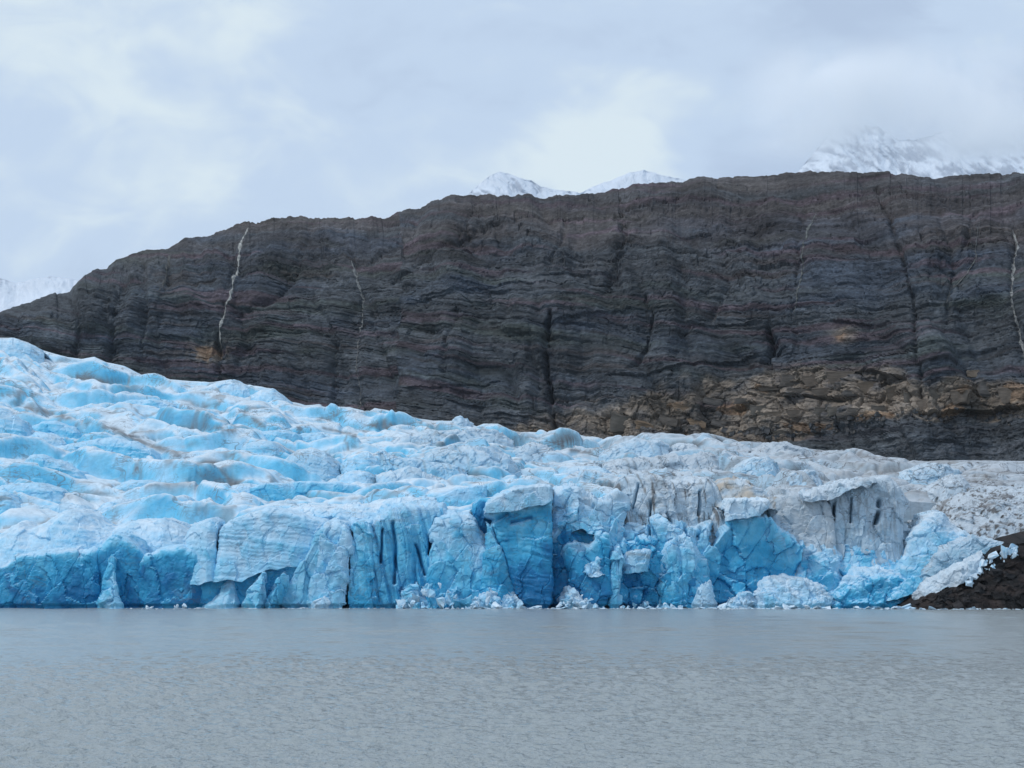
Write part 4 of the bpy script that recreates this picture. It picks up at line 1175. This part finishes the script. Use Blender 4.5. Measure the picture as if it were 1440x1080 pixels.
B_('grubby white cauliflower ice fringe lying on the dark shore', [(1284, 836), (1296, 822), (1316, 812), (1336, 802), (1352, 795), (1366, 788), (1382, 776), (1386, 790)], [(1286, 850), (1330, 828), (1386, 806)], Y=488,
   depth=7, lean=.4, rnd=.3, plan=4, p=2.4, fa=.5, fb=.6, bi=.9, cell=2.5, blue=((0, .15), (1, .02)), grey=.35, dirt=.2, snow=.4)


# ------------------------------------------------------------------ dark shore at the right
SHORE = {}


def shore_y(px, py):
    j = np.interp(px, SHORE['px'], np.arange(len(SHORE['px'])))
    a, b = np.interp(px, SHORE['px'], SHORE['by']), np.interp(px, SHORE['px'], SHORE['py'])
    return float(bil(SHORE['P'], np.array([(py - a) / (b - a) * (SHORE['nv'] - 1)]), np.array([j]))[0, 1])


def build_shore():
    crest = [(1270, 862), (1290, 848), (1310, 834), (1345, 824), (1368, 808), (1386, 788), (1400, 776), (1418, 768), (1440, 762), (1500, 750), (1650, 720), (1760, 715)]
    n = 330
    px, py = poly(crest, n)
    nv = 70
    v = np.linspace(0, 1, nv)
    PX, V = np.meshgrid(px, v)
    by = 861 + (px - 1270) * .012
    PY = by + (py - by) * V
    P = at(PX, PY, 484.5 + (px - 1270) * -.02 + V * (2 + (by - py) * .09))
    back = P[-1:] + np.array([[[2, 25, 3]]])
    P = np.concatenate([P, back, back + np.array([[[0, 8, -25]]])], 0)
    X, Y, Z = P[..., 0], P[..., 1], P[..., 2]
    d = 1.5 * fbm(X / 6, Z / 4, o=5) + .8 * facets(X / 2.4, Z / 1.5, seed=2)
    d[-2:] = 0
    P2 = P.copy(); P2[..., 1] -= d; P2[..., 2] += .3 * d
    C = mixc(np.array((.017, .017, .018)), np.array((.040, .032, .030)), sst(-.2, .3, fbm(X / 5, Z / 3, o=4)))
    C = C * (1 + .6 * fbm(X / 1.5, Z / 1.2, o=3))[..., None]
    SHORE.update(px=px, py=py, by=by, P=P2, nv=nv)
    link('dark_shore', grid_mesh('dark_shore', P2, C), M_MORAINE, label='dark brown bank of gravel and rock at the right edge of the lake', kind='structure')


build_shore()
SHORE_ROCKS = [rock_mesh(40 + i, c, .25) for i, c in enumerate([(.03, .03, .032), (.05, .045, .045), (.04, .036, .036)])]

# ------------------------------------------------------------------ loose ice chunks
def chunk_mesh(seed, blue):
    import bmesh
    g = np.random.default_rng(seed)
    bm = bmesh.new()
    el = np.array([1, .5 + .5 * g.random(), .45 + .5 * g.random()])
    for _ in range(11):
        q = g.normal(size=3); q /= np.abs(q).max() ** .6 * np.linalg.norm(q) ** .4
        bm.verts.new(q * (0.6 + .5 * g.random()) * el)
    bmesh.ops.convex_hull(bm, input=bm.verts)
    for vtx in [v for v in bm.verts if not v.link_faces]:
        bm.verts.remove(vtx)
    bmesh.ops.triangulate(bm, faces=bm.faces[:])
    bmesh.ops.subdivide_edges(bm, edges=bm.edges[:], cuts=1)
    for v in bm.verts:
        v.co += Vector(g.normal(size=3) * .07)
    me = bpy.data.meshes.new('ice_chunk')
    bm.to_mesh(me); bm.free()
    col = rampc(ICE, np.clip(blue + .12 * g.normal(size=len(me.vertices)), 0, 1))
    put_color(me, col)
    me.materials.append(M_ICE)
    return me


CH = {b: [chunk_mesh(int(b * 100) + i, b) for i in range(8)] for b in (.05, .2, .36)}


def chunks(n, pxr, pyf, Y, size, label, group, blues=(.05, .2), flat=1.0, name='ice_chunk', grow=1.0, cat='ice chunk'):
    for i in range(n):
        px = random.uniform(*pxr)
        t = random.random()
        py, yy = pyf(px, t)
        s = size * (.28 + .9 * random.random() ** 2.2)
        loc = at(px, py, Y - yy)
        o = bpy.data.objects.new(name, random.choice(CH[random.choice(blues)]))
        COL.objects.link(o)
        o.location = loc
        if flat < 1:
            o.location.z = .05
        o.rotation_euler = (random.uniform(-.4, .4), random.uniform(-.4, .4), random.uniform(0, 6.28)) if flat < 1 else tuple(random.uniform(0, 6.28) for _ in range(3))
        o.scale = (s * random.uniform(.8, 1.4), s * random.uniform(.8, 1.2), s * flat)
        o['label'] = label; o['category'] = cat; o['group'] = group


H_ = lambda *a, **k: ice('ice_rubble', *a, cat='ice rubble', **{**dict(depth=8, lean=.55, rnd=.3, plan=5, p=2.4, fa=1.1, fb=.8, bi=.2, cell=4.2, chip=.9, snow=.4,
                                                                       blue=((0, .62), (.5, .44), (1, .16))), **k})
H_('big jumbled heap of fallen pale blue blocks left of the tall tower', [(556, 860), (566, 838), (576, 818), (586, 812), (594, 826), (606, 806), (616, 800), (630, 808), (644, 812), (654, 832), (664, 850)],
   [(554, 862), (610, 862), (666, 862)], Y=497, cell=4.5)
H_('low heap of white broken ice at the foot of the tall tower', [(655, 852), (672, 836), (684, 830), (698, 826), (706, 838), (722, 834), (732, 844), (746, 858)], [(653, 862), (700, 862), (748, 862)], Y=495,
   blue=((0, .4), (.5, .25), (1, .08)), cell=2.4)
H_('pile of white crumbled ice between the tower and the leaning pillar', [(780, 858), (786, 838), (796, 826), (810, 832), (824, 840), (838, 848), (852, 856)], [(778, 862), (815, 862), (856, 862)], Y=496,
   blue=((0, .4), (.5, .22), (1, .05)), cell=2.4)
H_('rubble bank of mixed blue and white ice in the dark cave', [(866, 858), (876, 836), (888, 828), (902, 836), (918, 850), (936, 842), (952, 824), (964, 806), (974, 830)], [(864, 862), (920, 862), (978, 862)], Y=500.5,
   blue=((0, .7), (.5, .5), (1, .25)), cell=2.6)
H_('sloping pile of crushed ice under the right half of the blue arch', [(1008, 858), (1024, 850), (1040, 838), (1052, 832), (1062, 842)], [(1006, 862), (1034, 862), (1066, 862)], Y=498, blue=((0, .5), (1, .1)), cell=2.4)
H_('broken ice stuck high on the blue wall right of the tower', [(826, 790), (836, 778), (846, 786), (850, 800)], [(822, 806), (836, 812), (852, 810)], Y=497.8, depth=3, plan=2, blue=((0, .3), (1, .1)), cell=2)
heap = lambda x0, x1, top: (lambda px, t: (858 - t * max(0, top * math.sin(math.pi * (px - x0) / (x1 - x0))), 1.5 - 4 * t))
chunks(30, (560, 660), heap(560, 660, 40), 493.5, 2.2, 'pale blue fallen ice block in the heap left of the tall tower', 'fallen ice heap left of the tower', (.2, .36, .2))
chunks(18, (655, 745), heap(655, 745, 22), 492.5, 1.5, 'small white ice chunk heaped at the foot of the tall tower', 'ice rubble at the tower foot', (.05, .2))
chunks(24, (780, 850), heap(780, 850, 22), 493.5, 1.4, 'white ice rubble piece below the dark cave beside the tower', 'ice rubble right of the tower', (.05, .2))
chunks(24, (865, 970), heap(865, 970, 12), 497.5, 1.5, 'broken ice piece strewn inside the dark blue cave', 'ice rubble in the blue cave', (.05, .36, .2))
chunks(14, (1010, 1062), heap(1000, 1070, 14), 495.5, 1.3, 'bright white ice piece piled under the big blue arch', 'ice rubble under the arch', (.05, .2))
def frag(px, t):
    py = np.interp(px, [1330, 1370, 1400, 1432], [818, 802, 786, 772]) + random.gauss(0, 7)
    return py, 486 - shore_y(px, py) + .2


chunks(60, (1332, 1430), frag, 486, 1.75, 'bright white ice fragment scattered on the dark shore', 'white ice fragments on the shore', (.05, .05, .2))
for k in range(34):
    px = random.uniform(1300, 1450)
    py = random.uniform(np.interp(px, [1300, 1380, 1440], [845, 808, 780]), 856)
    o = bpy.data.objects.new('boulder', random.choice(SHORE_ROCKS))
    COL.objects.link(o)
    q = random.uniform(.5, 1.5)
    o.location = at(px, py, shore_y(px, py) + .3)
    o.scale = (q * 1.3, q, q * .8)
    o.rotation_euler = (random.uniform(-.5, .5), random.uniform(-.5, .5), random.uniform(0, 3))
    o['label'] = 'dark angular boulder lying on the shore bank'; o['category'] = 'boulder'; o['group'] = 'boulders on the dark shore'
chunks(8, (196, 262), lambda px, t: (855 - 3 * t, 0), 500, 1.2, 'white ice fragment at the water below the blue arches', 'ice fragments below the blue arches', (.05,))
chunks(40, (540, 1060), lambda px, t: (856.5 + 1.6 * t, 0), 492, 1.9, 'small white ice chip floating along the middle of the ice front', 'floating ice chips along the middle front', (.05, .2), .35)
chunks(50, (1040, 1300), lambda px, t: (856.8 + 2.2 * t, 0), 487, 2.4, 'pale floating ice piece in the drift at the right end of the front', 'floating ice drift at the right', (.05, .2), .4)
chunks(20, (1290, 1450), lambda px, t: (858 + (px - 1290) * .012 + 1.0 * t, 0), 481, 1.1, 'white ice piece floating along the edge of the dark shore', 'floating ice along the shore', (.05,), .35)

def brash(n, rows, label):
    """Bits of ice too small and many to count, floating along the foot of the front."""
    V, F, Cc = [], [], []
    off = 0
    g = np.random.default_rng(77 + n)
    for i in range(n):
        x0, x1, Y0 = rows[g.integers(len(rows))]
        px = g.uniform(x0, x1)
        me = CH[.05][int(g.integers(8))] if g.random() < .7 else CH[.2][int(g.integers(8))]
        v = np.empty(len(me.vertices) * 3, np.float32); me.vertices.foreach_get('co', v)
        v = v.reshape(-1, 3)
        sc = .16 + .55 * g.random() ** 3
        a = g.uniform(0, 6.28)
        v = v * np.array([sc * 1.6, sc * 1.2, sc * .55])
        v = np.stack([v[:, 0] * math.cos(a) - v[:, 1] * math.sin(a), v[:, 0] * math.sin(a) + v[:, 1] * math.cos(a), v[:, 2]], 1)
        Yc = Y0 - abs(g.normal(0, 5))
        V.append(v + np.array([(px - 720) / FPX * Yc, Yc, .05]))
        F += [[q + off for q in p.vertices] for p in me.polygons]
        Cc.append(np.tile(np.array(ICE[0][1]), (len(v), 1)))
        off += len(v)
    me = bpy.data.meshes.new('brash_ice')
    me.from_pydata(np.concatenate(V).tolist(), [], F)
    put_color(me, np.concatenate(Cc))
    link('brash_ice', me, M_ICE, label=label, kind='stuff')


brash(420, [(540, 1060, 495), (700, 1060, 495), (1000, 1300, 490), (1040, 1300, 492), (1290, 1460, 483), (180, 540, 499)], 'scattered bits of brash ice floating along the foot of the glacier')

# ------------------------------------------------------------------ air
# cloud that swallows the top of the right-hand massif, beyond the haze
mc = bpy.data.materials.new('cloud')
mc.use_nodes = True
tc_ = mc.node_tree
tc_.nodes.clear()
pv = nd(tc_, 'ShaderNodeVolumePrincipled')
pv.inputs['Color'].default_value = (.99, .995, 1.0, 1)
om = nd(tc_, 'ShaderNodeOutputMaterial')
tc_.links.new(pv.outputs[0], om.inputs['Volume'])
cco = nd(tc_, 'ShaderNodeTexCoord')
sep = nd(tc_, 'ShaderNodeSeparateXYZ')
tc_.links.new(cco.outputs['Generated'], sep.inputs[0])
cn = nd(tc_, 'ShaderNodeTexNoise', Scale=0.0022, Detail=5.0, Roughness=0.55, Distortion=0.4)
tc_.links.new(cco.outputs['Object'], cn.inputs['Vector'])


def ramp_node(val, a, b):
    n = nd(tc_, 'ShaderNodeMapRange')
    n.interpolation_type = 'SMOOTHSTEP'
    n.inputs['From Min'].default_value = a
    n.inputs['From Max'].default_value = b
    tc_.links.new(val, n.inputs['Value'])
    return n.outputs['Result']


zr = ramp_node(sep.outputs['Z'], .0, .27)
zr = vmath(tc_, 'MULTIPLY', zr, ramp_node(sep.outputs['Z'], 1.0, .55))
xr = vmath(tc_, 'MULTIPLY', ramp_node(sep.outputs['X'], 0.0, .30), ramp_node(sep.outputs['X'], 1.0, .8))
yr = vmath(tc_, 'MULTIPLY', ramp_node(sep.outputs['Y'], 0.0, .3), ramp_node(sep.outputs['Y'], 1.0, .7))
dn = vmath(tc_, 'MULTIPLY', ramp_node(cn.outputs['Fac'], .34, .66), zr)
dn = vmath(tc_, 'MULTIPLY', dn, vmath(tc_, 'MULTIPLY', xr, yr))
dn = vmath(tc_, 'MULTIPLY', dn, 1.25e-2)
tc_.links.new(dn, pv.inputs['Density'])


def closed_box(name, lo, hi):
    x0, y0, z0 = lo; x1, y1, z1 = hi
    v = [(x0, y0, z0), (x1, y0, z0), (x1, y1, z0), (x0, y1, z0), (x0, y0, z1), (x1, y0, z1), (x1, y1, z1), (x0, y1, z1)]
    f = [(0, 3, 2, 1), (4, 5, 6, 7), (0, 1, 5, 4), (1, 2, 6, 5), (2, 3, 7, 6), (3, 0, 4, 7)]
    me = bpy.data.meshes.new(name)
    me.from_pydata(v, [], f)
    return me


_lo, _hi = at(1020, 232, 10300), at(1700, 50, 10300)
link('cloud', closed_box('cloud', (_lo[0], 10000, _lo[2]), (_hi[0], 10620, _hi[2])), mc, label='soft cloud drifting over the top of the right hand massif', kind='stuff')
mh = bpy.data.materials.new('haze')
mh.use_nodes = True
th_ = mh.node_tree
th_.nodes.clear()
pv = nd(th_, 'ShaderNodeVolumePrincipled')
pv.inputs['Color'].default_value = (.90, .95, 1.0, 1)
pv.inputs['Density'].default_value = 1.0e-5
om = nd(th_, 'ShaderNodeOutputMaterial')
th_.links.new(pv.outputs[0], om.inputs['Volume'])
hz = link('haze', closed_box('haze', (-9800, -9800, -2.5), (9800, 9900, 2900)), mh, label='thin pale air between the lake and the mountains', kind='stuff')
